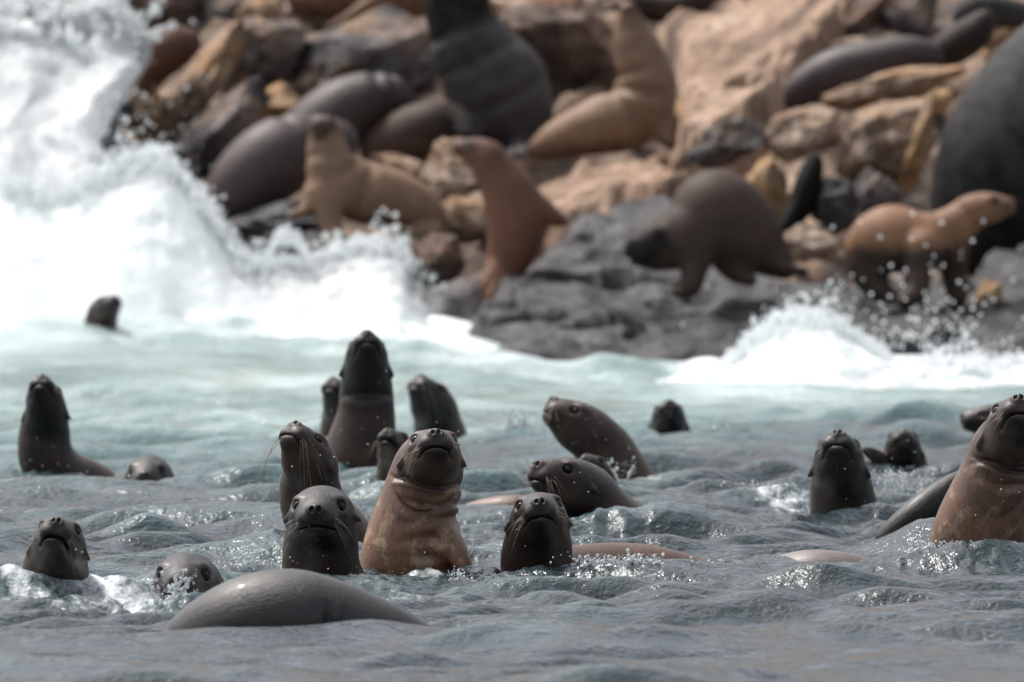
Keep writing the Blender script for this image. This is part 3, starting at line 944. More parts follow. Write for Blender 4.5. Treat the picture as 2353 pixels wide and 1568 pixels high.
    if head and eyes:
        for s in (-1, 1):
            ev, ef = ICO[3]
            c = np.array([0.089, 0.0655 * s, 0.028]) * hv
            pts = (ev * np.array([0.0235, 0.0225, 0.0225]) + c) * hs_ @ R.T + hc
            mesh_obj('eye', pts, ef, EYE, parent=o, origin=hc + R @ (c * hs_))
    if head and whisk:
        rr = np.random.default_rng(int(hpx) + 1)
        vs, fs = [], []
        for s in (-1, 1):
            for i in range(whisk):
                p0 = np.array([0.172 + rr.uniform(-0.025, 0.018), s * rr.uniform(0.048, 0.062), -0.03 + rr.uniform(-0.012, 0.014)])
                ln = rr.uniform(0.05, 0.13) * wlen
                dv = np.array([rr.uniform(-0.3, 0.5), s * rr.uniform(0.4, 1.0), rr.uniform(-0.9, 0.15)]); dv /= np.linalg.norm(dv)
                p0 = R @ (p0 * hv * hs_) + hc; dv = R @ dv
                prev = None
                for j in range(7):
                    t = j / 6
                    c = p0 + dv * ln * t * hs_ + np.array([0, 0, -0.10 * droop * t * t * hs_ * ln / 0.12])
                    rad = 0.0010 * (1 - 0.75 * t)
                    ring_ = [c + rad * np.array([math.cos(a), 0.3 * math.sin(a), math.sin(a)]) for a in (0.5, 2.6, 4.7)]
                    b0 = len(vs); vs += ring_
                    if prev is not None:
                        fs += [[prev + k, prev + (k + 1) % 3, b0 + (k + 1) % 3, b0 + k] for k in range(3)]
                    prev = b0
        wo = mesh_obj('whiskers', np.array(vs), np.array(fs), WHISK, parent=o, origin=hc)
        wo['kind'] = 'stuff'
    return o


RG = 'sea lions resting on the rocks'
FR = (0, -1, 0)      # creases on the side turned to the camera
# ---- in the water, near to far
sea_lion('dark wet sea lion head facing the camera, in front of the tan necked one', 44.6,
         [[(738, 1240, .10, 80), (738, 1310, .16, 86), (760, 1390, .3, 100), (800, 1480, .6, 120)]], WET,
         head=(738, 1182, 150, -5, 3, 0), h=0.005, tan=(0.10, 0.28), whisk=8, facedark=0.25, zmin=-0.22)
sea_lion('tan necked sea lion rising high with folded throat, centre of the group', 45.5,
         [[(985, 1075, .12, 76), (968, 1140, .14, 85), (952, 1215, .16, 98), (948, 1290, .2, 116), (960, 1400, .4, 130)]], PEACH,
         head=(994, 1048, 134, 5, 26, 0), h=0.005, tan=(0.16, 0.86), whisk=8, facedark=0.15, zmin=-0.2,
         folds=[(0.15, 0.020, 0.010, (0.4, -1, 0)), (0.21, 0.017, 0.010, (0.4, -1, 0)), (0.27, 0.013, 0.011, (0.5, -1, 0)), (0.38, 0.012, 0.014, (1, -.6, 0)),
                (0.48, 0.013, 0.02, (1, -.5, 0)), (0.58, 0.012, 0.02, (1, -.4, 0)), (0.69, 0.012, 0.02, (1, -.3, 0))],
         limbs=[([(1010, 1240, .1, 50), (1048, 1270, .02, 26), (1066, 1300, -.02, 18)], None)])
sea_lion('sea lion pointing its nose up with long whiskers, behind the dark front head', 47.2,
         [[(712, 1120, .10, 66), (725, 1180, .16, 72), (765, 1235, .24, 84), (800, 1320, .4, 100)]], WET,
         head=(712, 1058, 118, -38, 52, 0), h=0.006, tan=(0.30, 0.75), whisk=11, facedark=0.1, zmin=-0.2, droop=2.0, wlen=1.5)
sea_lion('sea lion head with half open mouth, lowest at the left edge', 43.0,
         [[(128, 1305, .10, 70), (130, 1360, .16, 76), (150, 1440, .3, 90)]], WET,
         head=(136, 1254, 122, -2, 27, -8), h=0.005, tan=(0.16, 0.20), whisk=10, mouth=0.006, facedark=0.1, zmin=-0.2)
sea_lion('low sea lion head half sunk behind the small splash, left of the grey back', 42.8,
         [[(440, 1380, .12, 84), (460, 1440, .25, 95)]], WET,
         head=(428, 1342, 152, -6, 2, 0), h=0.005, tan=(0.06, 0.1), whisk=8, facedark=0.05, zmin=-0.22)
sea_lion('smooth grey back arching out of the water at the front', 40.6,
         [[(380, 1560, .25, 60), (455, 1482, .1, 82), (560, 1436, 0, 104), (655, 1424, 0, 112), (725, 1432, 0.03, 106), (795, 1450, .06, 98), (890, 1482, .1, 88), (990, 1540, .2, 80)]],
         GREYBACK, h=0.008, tan=(0.25, 0.30), zmin=-0.25, fsharp=0.6, folds=[(0.57, 0.022, 0.020, (0.0, -1, -0.3)), (0.62, 0.014, 0.016, (0.0, -1, -0.3))])
sea_lion('dark sea lion head facing the camera with its tan back awash to the right', 45.3,
         [[(1236, 1250, .10, 74), (1236, 1310, .18, 80), (1290, 1340, .35, 84), (1400, 1342, .5, 92), (1500, 1346, .58, 88), (1620, 1366, .7, 74), (1720, 1385, .9, 55)]],
         WET, head=(1238, 1192, 132, 1, 17, 4), h=0.006, tan=(0.18, 0.9), whisk=9, facedark=0.1, zmin=-0.22)
sea_lion('sea lion head turned left with arched brow, right of the tan necked one', 50.0,
         [[(1345, 1135, .10, 66), (1375, 1175, .16, 70), (1420, 1215, .3, 74), (1500, 1260, .6, 80)]], WET,
         head=(1312, 1112, 122, -48, 20, 0), h=0.006, tan=(0.25, 0.6), whisk=12, facedark=0.05, zmin=-0.2)
sea_lion('large sea lion head in left profile with big eye, nose lifted', 56.0,
         [[(1385, 1030, .05, 62), (1405, 1075, .08, 72), (1425, 1130, .12, 84), (1450, 1200, .2, 92)]], WET,
         head=(1345, 985, 112, -78, 36, 0), h=0.006, tan=(0.30, 0.55), whisk=9, facedark=0.05, zmin=-0.2)
sea_lion('small dark snout poking up between the two heads turned left', 53.5,
         [[(1372, 1110, .08, 40), (1380, 1160, .12, 48)]], WET, head=(1366, 1082, 72, -22, 30, 0), h=0.006, tan=(0.02, 0.05), zmin=-0.2)
sea_lion('dark sea lion head with snout raised, right, left of the splash', 51.0,
         [[(1933, 1115, .10, 66), (1940, 1175, .16, 76), (1970, 1250, .3, 90)]], WET,
         head=(1928, 1068, 122, -4, 42, 0), h=0.006, tan=(0.08, 0.15), whisk=6, facedark=0.05, zmin=-0.2)
sea_lion('blurred dark sea lion head with flipper raised to its left, behind the splash', 57.0,
         [[(2078, 1060, .08, 46), (2085, 1110, .12, 52)]], WET, head=(2074, 1030, 84, 0, 30, 0), h=0.008, tan=(0.12, 0.1), zmin=-0.2,
         limbs=[([(2050, 1075, 0, 18), (2015, 1050, -.02, 15), (1988, 1035, -.03, 9)], (np.array([0., 1, 0]), 1.6))])
sea_lion('tan sea lion with creased throat cut by the right edge', 46.6,
         [[(2312, 1030, .12, 74), (2292, 1090, .15, 80), (2268, 1170, .18, 96), (2248, 1250, .24, 108), (2250, 1350, .4, 118)]], PEACH,
         head=(2328, 992, 134, 4, 32, 0), h=0.006, tan=(0.12, 0.60), whisk=8, facedark=0.1, zmin=-0.2,
         folds=[(0.14, 0.018, 0.010, (0.5, -1, 0)), (0.20, 0.020, 0.010, (0.5, -1, 0)), (0.28, 0.018, 0.012, (0.7, -1, 0)), (0.38, 0.013, 0.015, (1, -.8, 0))])
sea_lion('dark flipper and flank slanting up, left of the creased tan sea lion', 47.8,
         [[(2040, 1240, 0, 30), (2105, 1185, 0, 34), (2155, 1142, .05, 30), (2205, 1098, .1, 16)]], WET, h=0.008, tan=(0.0, 0.0), zmin=-0.2)
sea_lion('dark muzzle in left profile behind the creased tan sea lion, right edge', 60.0,
         [[(2330, 985, .03, 50), (2370, 1020, .05, 62), (2390, 1080, .1, 76)]], WET, head=(2290, 966, 88, -80, 6, 0), h=0.009, tan=(0.08, 0.3), zmin=-0.2)
sea_lion('tallest dark sea lion stretching its neck up above the group', 57.0,
         [[(842, 890, .08, 57), (842, 950, .10, 62), (834, 1010, .12, 74), (825, 1075, .16, 90), (825, 1150, .25, 100)]], WET,
         head=(842, 838, 106, 2, 42, 0), h=0.006, tan=(0.08, 0.36), facedark=0.02, zmin=-0.2, folds=[(0.16, 0.010, 0.014, FR), (0.24, 0.008, 0.016, FR)])
sea_lion('brown sea lion mostly hidden behind the tallest dark one', 60.5,
         [[(785, 980, .1, 46), (790, 1060, .15, 56)]], WET, head=(790, 932, 92, -25, 42, 0), h=0.008, tan=(0.35, 0.45), zmin=-0.2)
sea_lion('small dark head with parted mouth squeezed beside the tan necked one', 53.0,
         [[(915, 1070, .08, 44), (912, 1130, .12, 46)]], WET, head=(910, 1032, 84, -20, 34, 0), h=0.006, tan=(0.22, 0.2), mouth=0.008, whisk=5, zmin=-0.2)
sea_lion('dark head with nose straight up, behind and right of the tallest', 62.0,
         [[(1005, 975, .08, 52), (1018, 1020, .1, 58), (1030, 1080, .15, 64)]], WET, head=(998, 934, 98, -42, 50, 0), h=0.008, tan=(0.12, 0.45), whisk=8, zmin=-0.2, droop=1.6)
sea_lion('small far head poking from the waves, right of the profile head', 62.0,
         [[(1538, 1000, .08, 46), (1540, 1060, .15, 50)]], WET, head=(1536, 972, 84, 0, 38, 0), h=0.008, tan=(0.04, 0.1), zmin=-0.2)
sea_lion('dark sea lion rearing at the left edge with reddish back', 56.0,
         [[(103, 990, .08, 54), (105, 1050, .1, 60), (140, 1100, .16, 66), (200, 1120, .25, 60), (260, 1150, .35, 52)]], WET,
         head=(106, 940, 96, -8, 50, 0), h=0.007, tan=(0.05, 0.30, 1.0), whisk=6, zmin=-0.2)
sea_lion('domed top of a sunken head, right of the left rearing sea lion', 55.0,
         [[(345, 1120, .1, 58), (350, 1180, .15, 60)]], WET, head=(342, 1098, 104, -5, 0, 0), h=0.008, tan=(0.05, 0.05), zmin=-0.2)
sea_lion('lone far head in front of the white surf, upper left', 77.0,
         [[(232, 742, .05, 36), (222, 790, .08, 40)]], WET, head=(240, 712, 68, 25, 22, 0), h=0.012, tan=(0.25, 0.5), zmin=-0.1)
sea_lion('low brown back just breaking the surface behind the front right head', 52.0,
         [[(1050, 1195, .1, 24), (1110, 1184, .05, 34), (1180, 1180, 0, 40), (1250, 1188, 0.05, 40), (1320, 1205, .1, 34)]], AWASH, h=0.01, tan=(0.3, 0.3), zmin=-0.2)
sea_lion('pale streaked back awash near the lower right', 46.2,
         [[(1730, 1360, .2, 50), (1815, 1340, .1, 64), (1890, 1335, .05, 68), (1980, 1345, .1, 60), (2070, 1374, .2, 46)]], PALEBACK, h=0.01, tan=(0.4, 0.4), zmin=-0.2)

# ---- hauled out on the rocks
RG = 'sea lions resting on the rocks'
kw = dict(group=RG, h=0.02, fine=True)
flatY = (np.array([0., 0.0, 1.0]), 1.8)
sea_lion('brown sea lion seen from behind at the far left, beside the spray', 87.9, [[(335, 195, 0, 30), (350, 145, 0, 50), (385, 115, 0, 54), (425, 100, .1, 38)]], REDBROWN, tan=(0.35, 0.5), **kw)
sea_lion('light brown sea lion lying along the top edge with flipper down', 89.6, [[(690, 0, .1, 32), (790, -5, 0, 48), (930, -5, 0, 50), (1030, -15, 0, 40)]], DRYTAN, tan=(0.4, 0.6),
         limbs=[([(860, 10, -.15, 24), (800, 42, -.25, 13), (755, 66, -.3, 9)], None)], **kw)
sea_lion('glossy umber sea lion sloping down into the white surf', 84.3, [[(770, 330, .3, 55), (700, 335, .1, 74), (630, 370, 0, 92), (555, 425, -.05, 76), (500, 480, -.1, 36)]], PURPLE, tan=(0.6, 0.7), folds=[(0.2, 0.03, 0.04, (0, -1, 0.6)), (0.33, 0.025, 0.04, (0, -1, .6))], **kw)
sea_lion('glossy umber sea lion with drooping dark head, above the pale sitting one', 85.8, [[(880, 225, 0, 58), (800, 255, 0, 78), (720, 320, 0, 84), (660, 390, .1, 60)]], PURPLE,
         head=(918, 225, 72, 60, -42, 0), tan=(0.1, 0.7), folds=[(0.12, 0.03, 0.035, (0, -1, 0.6)), (0.25, 0.03, 0.04, (0, -1, .6))], **kw)
sea_lion('pale tan sea lion sitting with head raised towards the camera', 82.9,
         [[(752, 350, 0, 46), (768, 400, .02, 60), (812, 435, .12, 70), (885, 455, .25, 70), (950, 485, .4, 64), (1000, 525, .5, 38)]], DRYPALE,
         head=(746, 300, 74, -12, 14, 0), tan=(0.55, 0.85, 0.7), facedark=0.55, folds=[(0.18, 0.025, 0.03, (-.5, -1, 0)), (0.3, 0.03, 0.035, (-.2, -1, 0)), (0.5, 0.03, 0.04, (0, -1, 0))],
         limbs=[([(752, 440, -.05, 44), (758, 505, -.12, 26), (768, 550, -.18, 22), (752, 566, -.3, 15)], None),
                ([(722, 440, 0, 26), (705, 480, -.08, 14), (668, 494, -.12, 9)], None), ([(990, 535, .3, 26), (945, 535, .1, 14), (910, 528, .05, 10)], None)], **kw)
sea_lion('grey brown sea lion curled with dark head to the right, below the bull', 85.6, [[(1000, 290, 0, 58), (940, 320, .05, 72), (880, 345, .1, 54)]], DARKBROWN,
         head=(1042, 282, 80, 28, -22, 0), tan=(0.1, 0.75), **kw)
sea_lion('slate grey bull sitting upright, neck cut by the top edge', 86.6,
         [[(1048, -10, 0, 74), (1060, 60, 0, 76), (1092, 130, 0, 98), (1145, 205, .05, 116), (1180, 275, .1, 90), (1195, 330, .15, 48)]], BULL,
         head=(1040, -75, 110, -10, 20, 0), tan=(0.0, 0.75, 0.5), folds=[(0.35, 0.035, 0.04, (-.3, -1, 0)), (0.5, 0.04, 0.05, (-.5, -1, 0)), (0.68, 0.04, 0.05, (-.3, -1, 0))],
         limbs=[([(1080, 190, -.1, 62), (1090, 260, -.15, 30), (1085, 315, -.2, 22)], None), ([(1185, 290, -.05, 40), (1200, 330, -.1, 28), (1180, 345, -.2, 18)], None)], **kw)
sea_lion('tan sea lion sitting sideways with neck stretched straight up', 85.9,
         [[(1455, 90, 0, 46), (1475, 150, 0, 60), (1484, 215, 0, 72), (1440, 270, 0, 74), (1370, 292, 0, 62), (1290, 320, 0, 46), (1230, 345, 0, 22)]], DRYPALE,
         head=(1450, 58, 66, -25, 70, 0), tan=(0.6, 0.7, 1.0), darkline=(330, 0.6), folds=[(0.3, 0.03, 0.035, (-1, -.6, 0)), (0.42, 0.035, 0.04, (-1, -1, 0)), (0.55, 0.03, 0.04, (-.3, -1, 0.3))],
         limbs=[([(1510, 240, -.05, 42), (1525, 300, -.1, 24), (1540, 330, -.15, 16)], None)], **kw)
sea_lion('red brown sea lion sitting up with head turned left, beside the basalt', 81.8,
         [[(1128, 378, 0, 42), (1150, 410, 0, 50), (1174, 455, 0, 62), (1188, 520, 0, 66), (1170, 590, 0, 52), (1140, 640, -.05, 28)]], REDBROWN, tan=(0.5, 0.85), head=(1110, 352, 70, -105, 18, 0), facedark=0.2,
         limbs=[([(1225, 470, 0, 32), (1262, 495, 0, 24), (1296, 510, 0, 12)], None), ([(1140, 625, -.1, 26), (1105, 668, -.2, 15), (1060, 690, -.25, 9)], None),
                ([(1160, 630, -.1, 22), (1130, 680, -.25, 13), (1110, 720, -.3, 8)], None)], **kw)
sea_lion('dark brown sea lion stooping with lowered head on the basalt', 80.7,
         [[(1565, 548, -.05, 70), (1612, 525, 0, 84), (1645, 486, .05, 96), (1698, 525, .1, 90), (1752, 575, .12, 56), (1805, 622, .15, 22)]], DARKBROWN,
         head=(1520, 552, 122, -40, -8, 0), tan=(0.5, 0.6, 0.3), facedark=0.5, folds=[(0.16, 0.035, 0.035, (0, -1, 0.3))],
         limbs=[([(1600, 575, -.1, 48), (1594, 622, -.16, 30), (1586, 656, -.22, 26), (1556, 674, -.36, 14)], None), ([(1670, 575, .1, 50), (1690, 620, .05, 30), (1725, 644, -.05, 16)], None),
                ([(1755, 570, .05, 30), (1800, 615, .0, 16), (1850, 625, -.05, 10)], None)], **kw)
sea_lion('young tan sea lion walking to the right with head in profile', 80.75,
         [[(2228, 492, 0, 40), (2185, 526, 0, 47), (2120, 556, 0, 64), (2045, 550, .02, 77), (1995, 580, .05, 56), (1985, 640, .05, 26)]], DRYTAN,
         head=(2264, 476, 76, 72, 9, 0), tan=(0.75, 0.95, 0.4), facedark=0.35, folds=[(0.2, 0.02, 0.03, (0, -1, 0)), (0.35, 0.02, 0.03, (0, -1, 0))], darkline=(572, 0.95),
         limbs=[([(2118, 572, -.16, 46), (2110, 630, -.22, 32), (2100, 676, -.28, 30), (2078, 694, -.40, 20)], None), ([(2185, 575, .1, 42), (2192, 635, .12, 28), (2200, 680, .05, 26)], None),
                ([(1995, 615, .0, 46), (2015, 662, -.05, 30), (2055, 686, -.12, 16)], None)], **kw)
sea_lion('huge black bull filling the right edge', 83.2,
         [[(2470, 130, .2, 130), (2400, 240, .1, 165), (2340, 390, 0, 190), (2310, 540, 0, 165), (2330, 660, .1, 110)]], BULL, tan=(0.6, 0.05), **kw)
sea_lion('dark sea lion lying along the ledge, upper right', 86.6,
         [[(2140, 128, 0, 30), (2090, 130, 0, 46), (2010, 148, 0, 56), (1920, 172, 0, 58), (1850, 205, 0, 44), (1830, 230, 0, 30)]], PURPLE, tan=(0.3, 0.55), **kw)
sea_lion('rust dark sea lion with raised hindquarters at the upper right', 86.9,
         [[(2140, 140, 0, 28), (2190, 108, 0, 42), (2240, 75, 0, 40), (2265, 45, 0, 24)]], DARKBROWN, tan=(0.3, 0.2), **kw)
sea_lion('black sea lion wedged upright between pale rocks, right of the stooping one', 83.6,
         [[(1872, 372, .1, 20), (1858, 420, .05, 30), (1838, 475, 0, 30), (1800, 530, -.1, 18), (1785, 550, -.12, 10)]], BULL, tan=(0.0, 0.0), **kw)
sea_lion('dark sea lion curved over the top edge above the pale slab', 89.8, [[(1460, 5, 0, 28), (1530, 20, 0, 34), (1590, 5, 0, 32), (1640, -20, 0, 26)]], DARKBROWN, tan=(0.3, 0.5), **kw)
sea_lion('dark sea lion lying in the top right corner', 88.6, [[(2205, 42, 0, 18), (2250, 25, 0, 36), (2310, 30, 0, 34), (2380, 40, 0, 26)]], BULL, tan=(0.2, 0.4), **kw)


# ------------------------------------------------------------------ white water
def spheres(name, centers, radii, mat, sub=1, label=None, stretch=None, jitter=0.0, cat='water spray'):
    v, f = ICO[sub]
    nC = len(centers)
    sc_ = radii[:, None, None] * np.ones((1, 1, 3))
    if stretch is not None: sc_ = sc_ * stretch[:, None, :]
    V = v[None] * sc_
    if jitter:
        V = V * (1 + jitter * rng.normal(size=(nC, len(v), 1)))
    V = V + centers[:, None, :]
    F = f[None] + (np.arange(nC) * len(v))[:, None, None]
    o = mesh_obj(name, V.reshape(-1, 3), F.reshape(-1, 3), mat, origin=centers.mean(0) * np.array([1, 1, 0]))
    tag(o, label, cat, kind='stuff')
    return o


def foam_mound(name, top, D0, D1, D2, label, seed, lump=0.10, nx=260, ny=150, keep=0.86, xwarp=0.0, crease=1.0):
    """white water heap: top = [(px, py)] outline of its ridge seen at depth D1; rises from D0, falls to D2"""
    top = np.array(top, float)
    px = np.linspace(top[0, 0], top[-1, 0], nx)
    py = np.interp(px, top[:, 0], top[:, 1])
    zt = pix(px, py, D1)[:, 2] * keep
    X1 = pix(px, py, D1)[:, 0]
    v_ = np.linspace(0, 1, ny)
    Yd = np.where(v_ < 0.6, D0 + (D1 - D0) * v_ / 0.6, D1 + (D2 - D1) * (v_ - 0.6) / 0.4)
    prof = np.where(v_ < 0.6, np.sin(v_ / 0.6 * math.pi / 2) ** 1.25, np.cos((v_ - 0.6) / 0.4 * math.pi / 2))
    YY, XX = np.meshgrid(Yd, X1, indexing='ij')
    YY = YY + 1.4 * fbm(XX * 1.0, 0, 0, 3, seed + 9) * np.clip(1 - v_ / 0.6, 0, 1)[:, None]
    edge = np.minimum(1, np.minimum(np.arange(nx), nx - 1 - np.arange(nx)) / 14.0)
    ZZ = prof[:, None] * zt[None] * edge[None] - 0.06 * (1 - prof[:, None])
    wz = water_z(XX[0], np.full(nx, D0), False)
    ZZ = ZZ + wz[None] * (1 - prof[:, None]) * 0.8
    b1 = np.abs(fbm(XX * 2.2, YY * 1.6, ZZ * 2.2, 4, seed)) * crease + (1 - crease) * (0.3 + 0.5 * fbm(XX * 1.6, YY * 1.1, ZZ * 1.6, 3, seed + 2)); b2 = np.abs(fbm(XX * 6, YY * 5, ZZ * 6, 3, seed + 5))
    amp = prof[:, None] * (0.35 + 0.65 * edge[None]) + 0.1
    ZZ = ZZ + lump * amp * (0.9 - 2.6 * b1) + 0.4 * lump * amp * (0.4 - 1.3 * b2) * 0.6
    YY = YY - lump * 1.6 * amp * (0.6 - 2 * b1)
    if xwarp:
        XX = XX + xwarp * prof[:, None] * (fbm(XX * 1.2, YY * 0.8, ZZ * 2.4, 3, seed + 15) + 0.25 * np.sin(ZZ * 3.1))
    idx = np.arange(nx * ny).reshape(ny, nx)
    q = np.stack([idx[:-1, :-1], idx[:-1, 1:], idx[1:, 1:], idx[1:, :-1]], -1).reshape(-1, 4)
    o = mesh_obj(name, np.stack([XX, YY, ZZ], -1).reshape(-1, 3), q, FOAM)
    tag(o, label, 'surf', kind='stuff')
    return px, py, D1


surf_top = [(-420, 330), (-200, 380), (0, 420), (120, 440), (230, 405), (300, 368), (355, 352), (395, 372), (440, 430), (490, 505), (540, 585), (600, 612), (690, 606), (760, 582),
            (860, 562), (930, 585), (952, 650), (1000, 705), (1050, 755), (1088, 805)]
foam_mound('surf', surf_top, 79.2, 82.2, 84.5, 'thick white breaking surf piled against the rocks, left', 101, lump=0.085, crease=0.6)
surf2 = [(1500, 900), (1580, 862), (1640, 858), (1700, 810), (1750, 765), (1800, 735), (1860, 722), (1930, 745), (2000, 795), (2060, 845), (2130, 850), (2200, 838), (2280, 842), (2353, 830), (2480, 820), (2650, 850), (2800, 900)]
foam_mound('surf', surf2, 71.6, 74.6, 77.4, 'white wave breaking on the basalt, right', 131, lump=0.09, nx=240, keep=0.66, xwarp=0.12)


def along(top, D, n_, spread, seed, up=0.0, down=0.5, rmin=0.006, rmax=0.03, thick=0.8):
    r = np.random.default_rng(seed)
    top = np.array(top, float)
    px = r.uniform(top[0, 0], top[-1, 0], n_)
    py = np.interp(px, top[:, 0], top[:, 1])
    clump = 0.35 + 0.9 * np.clip(noise3(px / 55.0, 0, 0, seed) + 0.2, 0, None)
    off = r.exponential(spread, n_) * clump
    below = r.random(n_) < down
    py = np.where(below, py + r.uniform(0, spread * 2.0, n_), py - off - up)
    px = px + r.normal(0, spread * 0.3, n_)
    c = pix(px, py, D + r.normal(0, thick * 0.4, n_))
    rad = rmin * (rmax / rmin) ** (r.random(n_) ** 2.4)
    return c, rad


c1, r1_ = along([p_ for p_ in surf_top if p_[0] > -100], 82.0, 9000, 20, 3)
c2, r2_ = along(surf2[1:-2], 74.4, 5200, 15, 4, rmax=0.026)
c3, r3_ = along([(600, 612), (640, 545), (655, 540), (690, 560), (720, 606)], 81.8, 500, 9, 5)
# the tall plume thrown up at the far left
r = np.random.default_rng(21)


def plume(n_, seed):
    r = np.random.default_rng(seed)
    px = r.uniform(-260, 345, n_ * 3); py = r.uniform(-160, 520, n_ * 3)
    edge = np.interp(py, [-160, 0, 40, 75, 120, 200, 260, 320, 400, 520], [120, 190, 280, 322, 300, 285, 265, 235, 205, 190])
    top_ = np.interp(px, [-260, 0, 60, 130, 190, 240, 300, 345], [-150, -30, 12, 25, 5, 12, 40, 80])
    nz = noise3(px / 45.0, py / 45.0, 0, 55) * 34
    den = sstep(25, -35, px - edge + nz) * sstep(-12, 30, py - top_ + nz)
    hole = sstep(205, 330, py + 0.75 * (px - 160) + 1.4 * nz) * sstep(60, 210, px + nz)      # thins out towards the rocks
    den = den * (1 - 0.93 * hole)
    k = r.random(n_ * 3) < den
    return px[k], py[k], hole[k]


px_, py_, ho = plume(420, 31)
cp = pix(px_, py_, 86.2 + np.random.default_rng(1).normal(0, 0.28, len(px_)))
rp = np.random.default_rng(2).uniform(0.02, 0.05, len(px_)) * (1 - 0.75 * ho)
plume_top = [(-520, 60), (-380, -40), (-250, -90), (-120, -30), (-40, 20), (20, 34), (70, 0), (120, 36), (165, 44), (205, 14), (240, 20), (268, 62), (278, 130), (262, 200), (300, 300), (345, 420)]
foam_mound('spray_plume', plume_top, 82.6, 87.0, 88.2, 'tall soft white spray plume at the upper left', 171, lump=0.13, nx=200, ny=170, keep=0.97, xwarp=0.42, crease=0.25)
spheres('spray_plume', cp, rp, FOAM, 2, 'white clots of spray round the plume at the upper left', jitter=0.10)
px_, py_, ho = plume(1500, 37)
cp2 = pix(px_ + np.random.default_rng(3).normal(0, 14, len(px_)), py_ + np.random.default_rng(4).normal(0, 14, len(px_)), 85.8 + np.random.default_rng(5).normal(0, 0.3, len(px_)))
rp2 = 0.005 * (4.5 ** (np.random.default_rng(6).random(len(px_)) ** 2))
r = np.random.default_rng(41)
nm_ = 2000                                              # mist of drops between plume and surf
pxm = r.uniform(-100, 470, nm_); pym = r.uniform(190, 480, nm_)
km = r.random(nm_) < 0.9 * sstep(420, 120, pxm + 0.5 * (480 - pym) * 0.3) + 0.08
cm = pix(pxm[km], pym[km], 84.5 + r.normal(0, 0.4, km.sum()))
rm = 0.005 * (4 ** (r.random(km.sum()) ** 2.2))
spheres('surf_spray', np.concatenate([c1, c3, cp2, cm]), np.concatenate([r1_, r3_, rp2, rm]), FOAM, 1, 'white spray drops flying above the left surf')
edge_p = np.array([(-60, 10), (20, 30), (70, 0), (120, 34), (165, 40), (205, 12), (240, 18), (275, 40), (312, 78), (318, 105), (288, 160), (258, 215), (236, 280), (215, 340)], float)
te = r.random(2600) * (len(edge_p) - 1.001)
ie = te.astype(int); pe = edge_p[ie] + (edge_p[ie + 1] - edge_p[ie]) * (te - ie)[:, None]
tn = edge_p[ie + 1] - edge_p[ie]; tn = tn / np.linalg.norm(tn, axis=1)[:, None]
oe = (r.exponential(15, 2600) - 6) * (0.5 + 1.2 * np.clip(noise3(te * 2.2, 0, 0, 9) + 0.3, 0, None))
pe = pe + np.stack([-tn[:, 1], tn[:, 0]], -1) * -oe[:, None]
ce = pix(pe[:, 0], pe[:, 1], 86.1 + r.normal(0, 0.15, 2600))
spheres('surf_spray', ce, 0.006 * (6.5 ** (r.random(2600) ** 1.8)), FOAM, 1, 'ragged rim of drops round the tall plume, upper left')
nd_ = 260                                               # drops flung over the dark rocks, right
pd = np.stack([r.normal(2080, 150, nd_), 800 - r.exponential(60, nd_)], -1)
cd = pix(pd[:, 0], pd[:, 1], 75.5 + r.normal(0, 0.4, nd_))
spheres('surf_spray', np.concatenate([c2, cd]), np.concatenate([r2_, r.uniform(0.005, 0.013, nd_)]), FOAM, 1, 'white spray drops flying above the right wave')

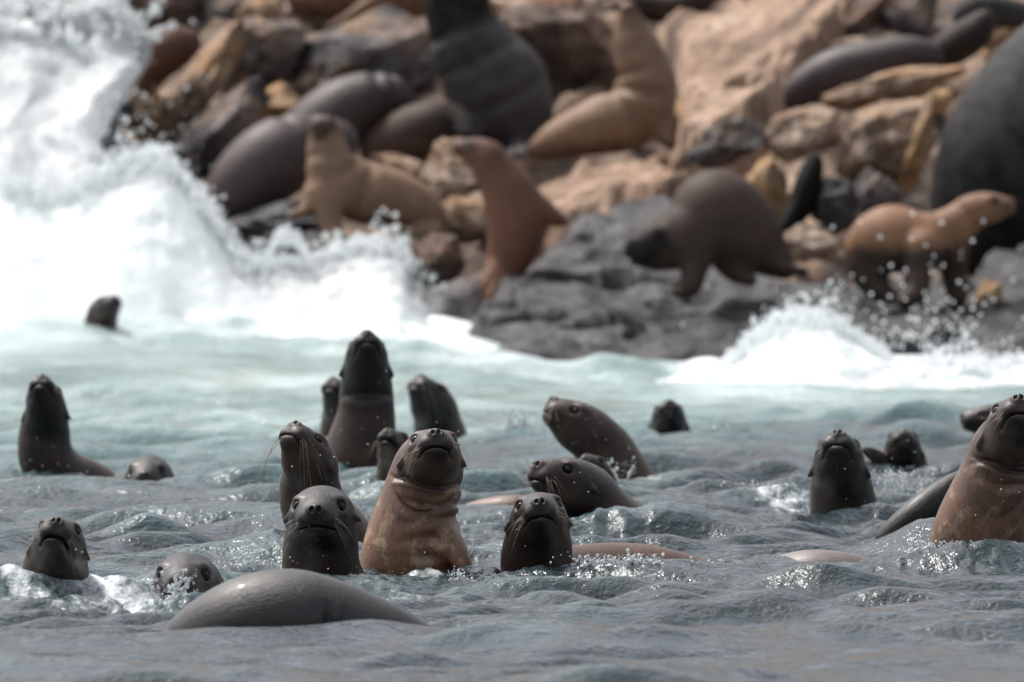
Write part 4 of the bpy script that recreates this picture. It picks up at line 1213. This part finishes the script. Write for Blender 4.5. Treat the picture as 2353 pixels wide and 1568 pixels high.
# ---- small splashes among the animals
def splash(px, py, D, wpx, hpx, n_, label, seed, lean=0.0):
    """a burst of water: thin tapering jets of clear water and the beads they break into"""
    r = np.random.default_rng(seed)
    m = mpp(D)
    base = pix(px, py, D)
    base[2] = water_z(base[0], base[1]) + 0.0
    H = hpx * m; Wd = wpx * m
    vs, fs = [], []
    jets = max(3, n_ // 40)
    beads = []
    for j in range(jets):
        x0 = r.normal(0, Wd * 0.28); y0 = r.normal(0, Wd * 0.2)
        vx = r.normal(lean, 0.35); hz = H * r.uniform(0.4, 1.0)
        prev = None
        for i in range(9):
            t = i / 8
            c = base + np.array([x0 + vx * hz * t + 0.004 * r.normal(), y0, hz * t - 0.01])
            rad = (0.011 * (1 - 0.8 * t) + 0.0015) * (1 + 0.35 * r.normal())
            rad = max(rad, 0.0012)
            rg_ = [c + rad * np.array([math.cos(a), math.sin(a), 0]) for a in np.arange(6) * math.pi / 3]
            b0 = len(vs); vs += rg_
            if prev is not None: fs += [[prev + k, prev + (k + 1) % 6, b0 + (k + 1) % 6, b0 + k] for k in range(6)]
            prev = b0
            if i > 3:
                beads += [c + r.normal(0, 0.012, 3) for _ in range(2)]
    mesh = np.array(vs), np.array(fs)
    nb = n_
    th = r.random(nb)
    bc = base + np.stack([r.normal(0, Wd * 0.42, nb) + lean * H * th, r.normal(0, Wd * 0.3, nb), H * 1.15 * th ** 1.8 - 0.004], -1)
    bc = np.concatenate([bc, np.array(beads)])
    rad = 0.0018 * (4.5 ** (r.random(len(bc)) ** 2.2))
    v, f = ICO[2]
    V2 = (v[None] * rad[:, None, None] * np.array([1, 1, 1.25]) + bc[:, None, :]).reshape(-1, 3)
    F2 = (f[None] + (np.arange(len(bc)) * len(v))[:, None, None]).reshape(-1, 3) + len(mesh[0])
    o = mesh_obj('splash', np.concatenate([mesh[0], V2]), [mesh[1], F2], CLEAR, origin=base)
    tag(o, label, 'splash', kind='stuff')


splash(385, 1395, 42.3, 60, 75, 190, 'clear splash leaping beside the front grey back', 1, 0.3)
splash(560, 1300, 45.5, 110, 42, 240, 'bubbly splash behind the sunken head, left of the dark front head', 2)
splash(2065, 1150, 53.0, 90, 60, 260, 'bright splash between the dark heads on the right', 3)
splash(1200, 1010, 61.0, 90, 40, 200, 'far small splash left of the profile head', 4)
splash(1745, 1080, 53.5, 120, 34, 240, 'row of bright drops on the wave crest, right of centre', 5)
splash(1400, 1105, 54.5, 60, 45, 160, 'splash at the throat of the profile head', 6)
splash(1055, 1300, 44.6, 46, 40, 130, 'little splash at the flipper of the tan necked sea lion', 7)
splash(1450, 1290, 45.0, 160, 18, 240, 'beads of water along the tan awash back', 8)
splash(2150, 1225, 46.0, 150, 26, 260, 'sparkling water in front of the creased tan sea lion', 9)
splash(1100, 1090, 54.0, 60, 30, 150, 'churned drops right of the tan necked sea lion', 10)
splash(440, 1085, 55.5, 60, 26, 180, 'white churn right of the sunken domed head', 11)
splash(200, 1395, 42.0, 130, 14, 200, 'bubbles on the ripple below the lowest left head', 12)

# ---- fine drops hanging in the air over the group
r = np.random.default_rng(91)
n_ = 300
Dd = r.uniform(41, 60, n_)
k = r.integers(0, len(BODIES), n_)
bx_ = np.array([b[0] for b in BODIES])[k] + r.normal(0, 90, n_)
by_ = np.array([b[1] for b in BODIES])[k] - r.exponential(75, n_)
Db = np.array([b[2] for b in BODIES])[k] - r.uniform(0.05, 0.6, n_)
spheres('airborne_drops', pix(bx_, by_, Db), 0.0009 * (3.6 ** (r.random(n_) ** 1.6)), DROP, 1, 'tiny bright drops in the air around the swimming sea lions')
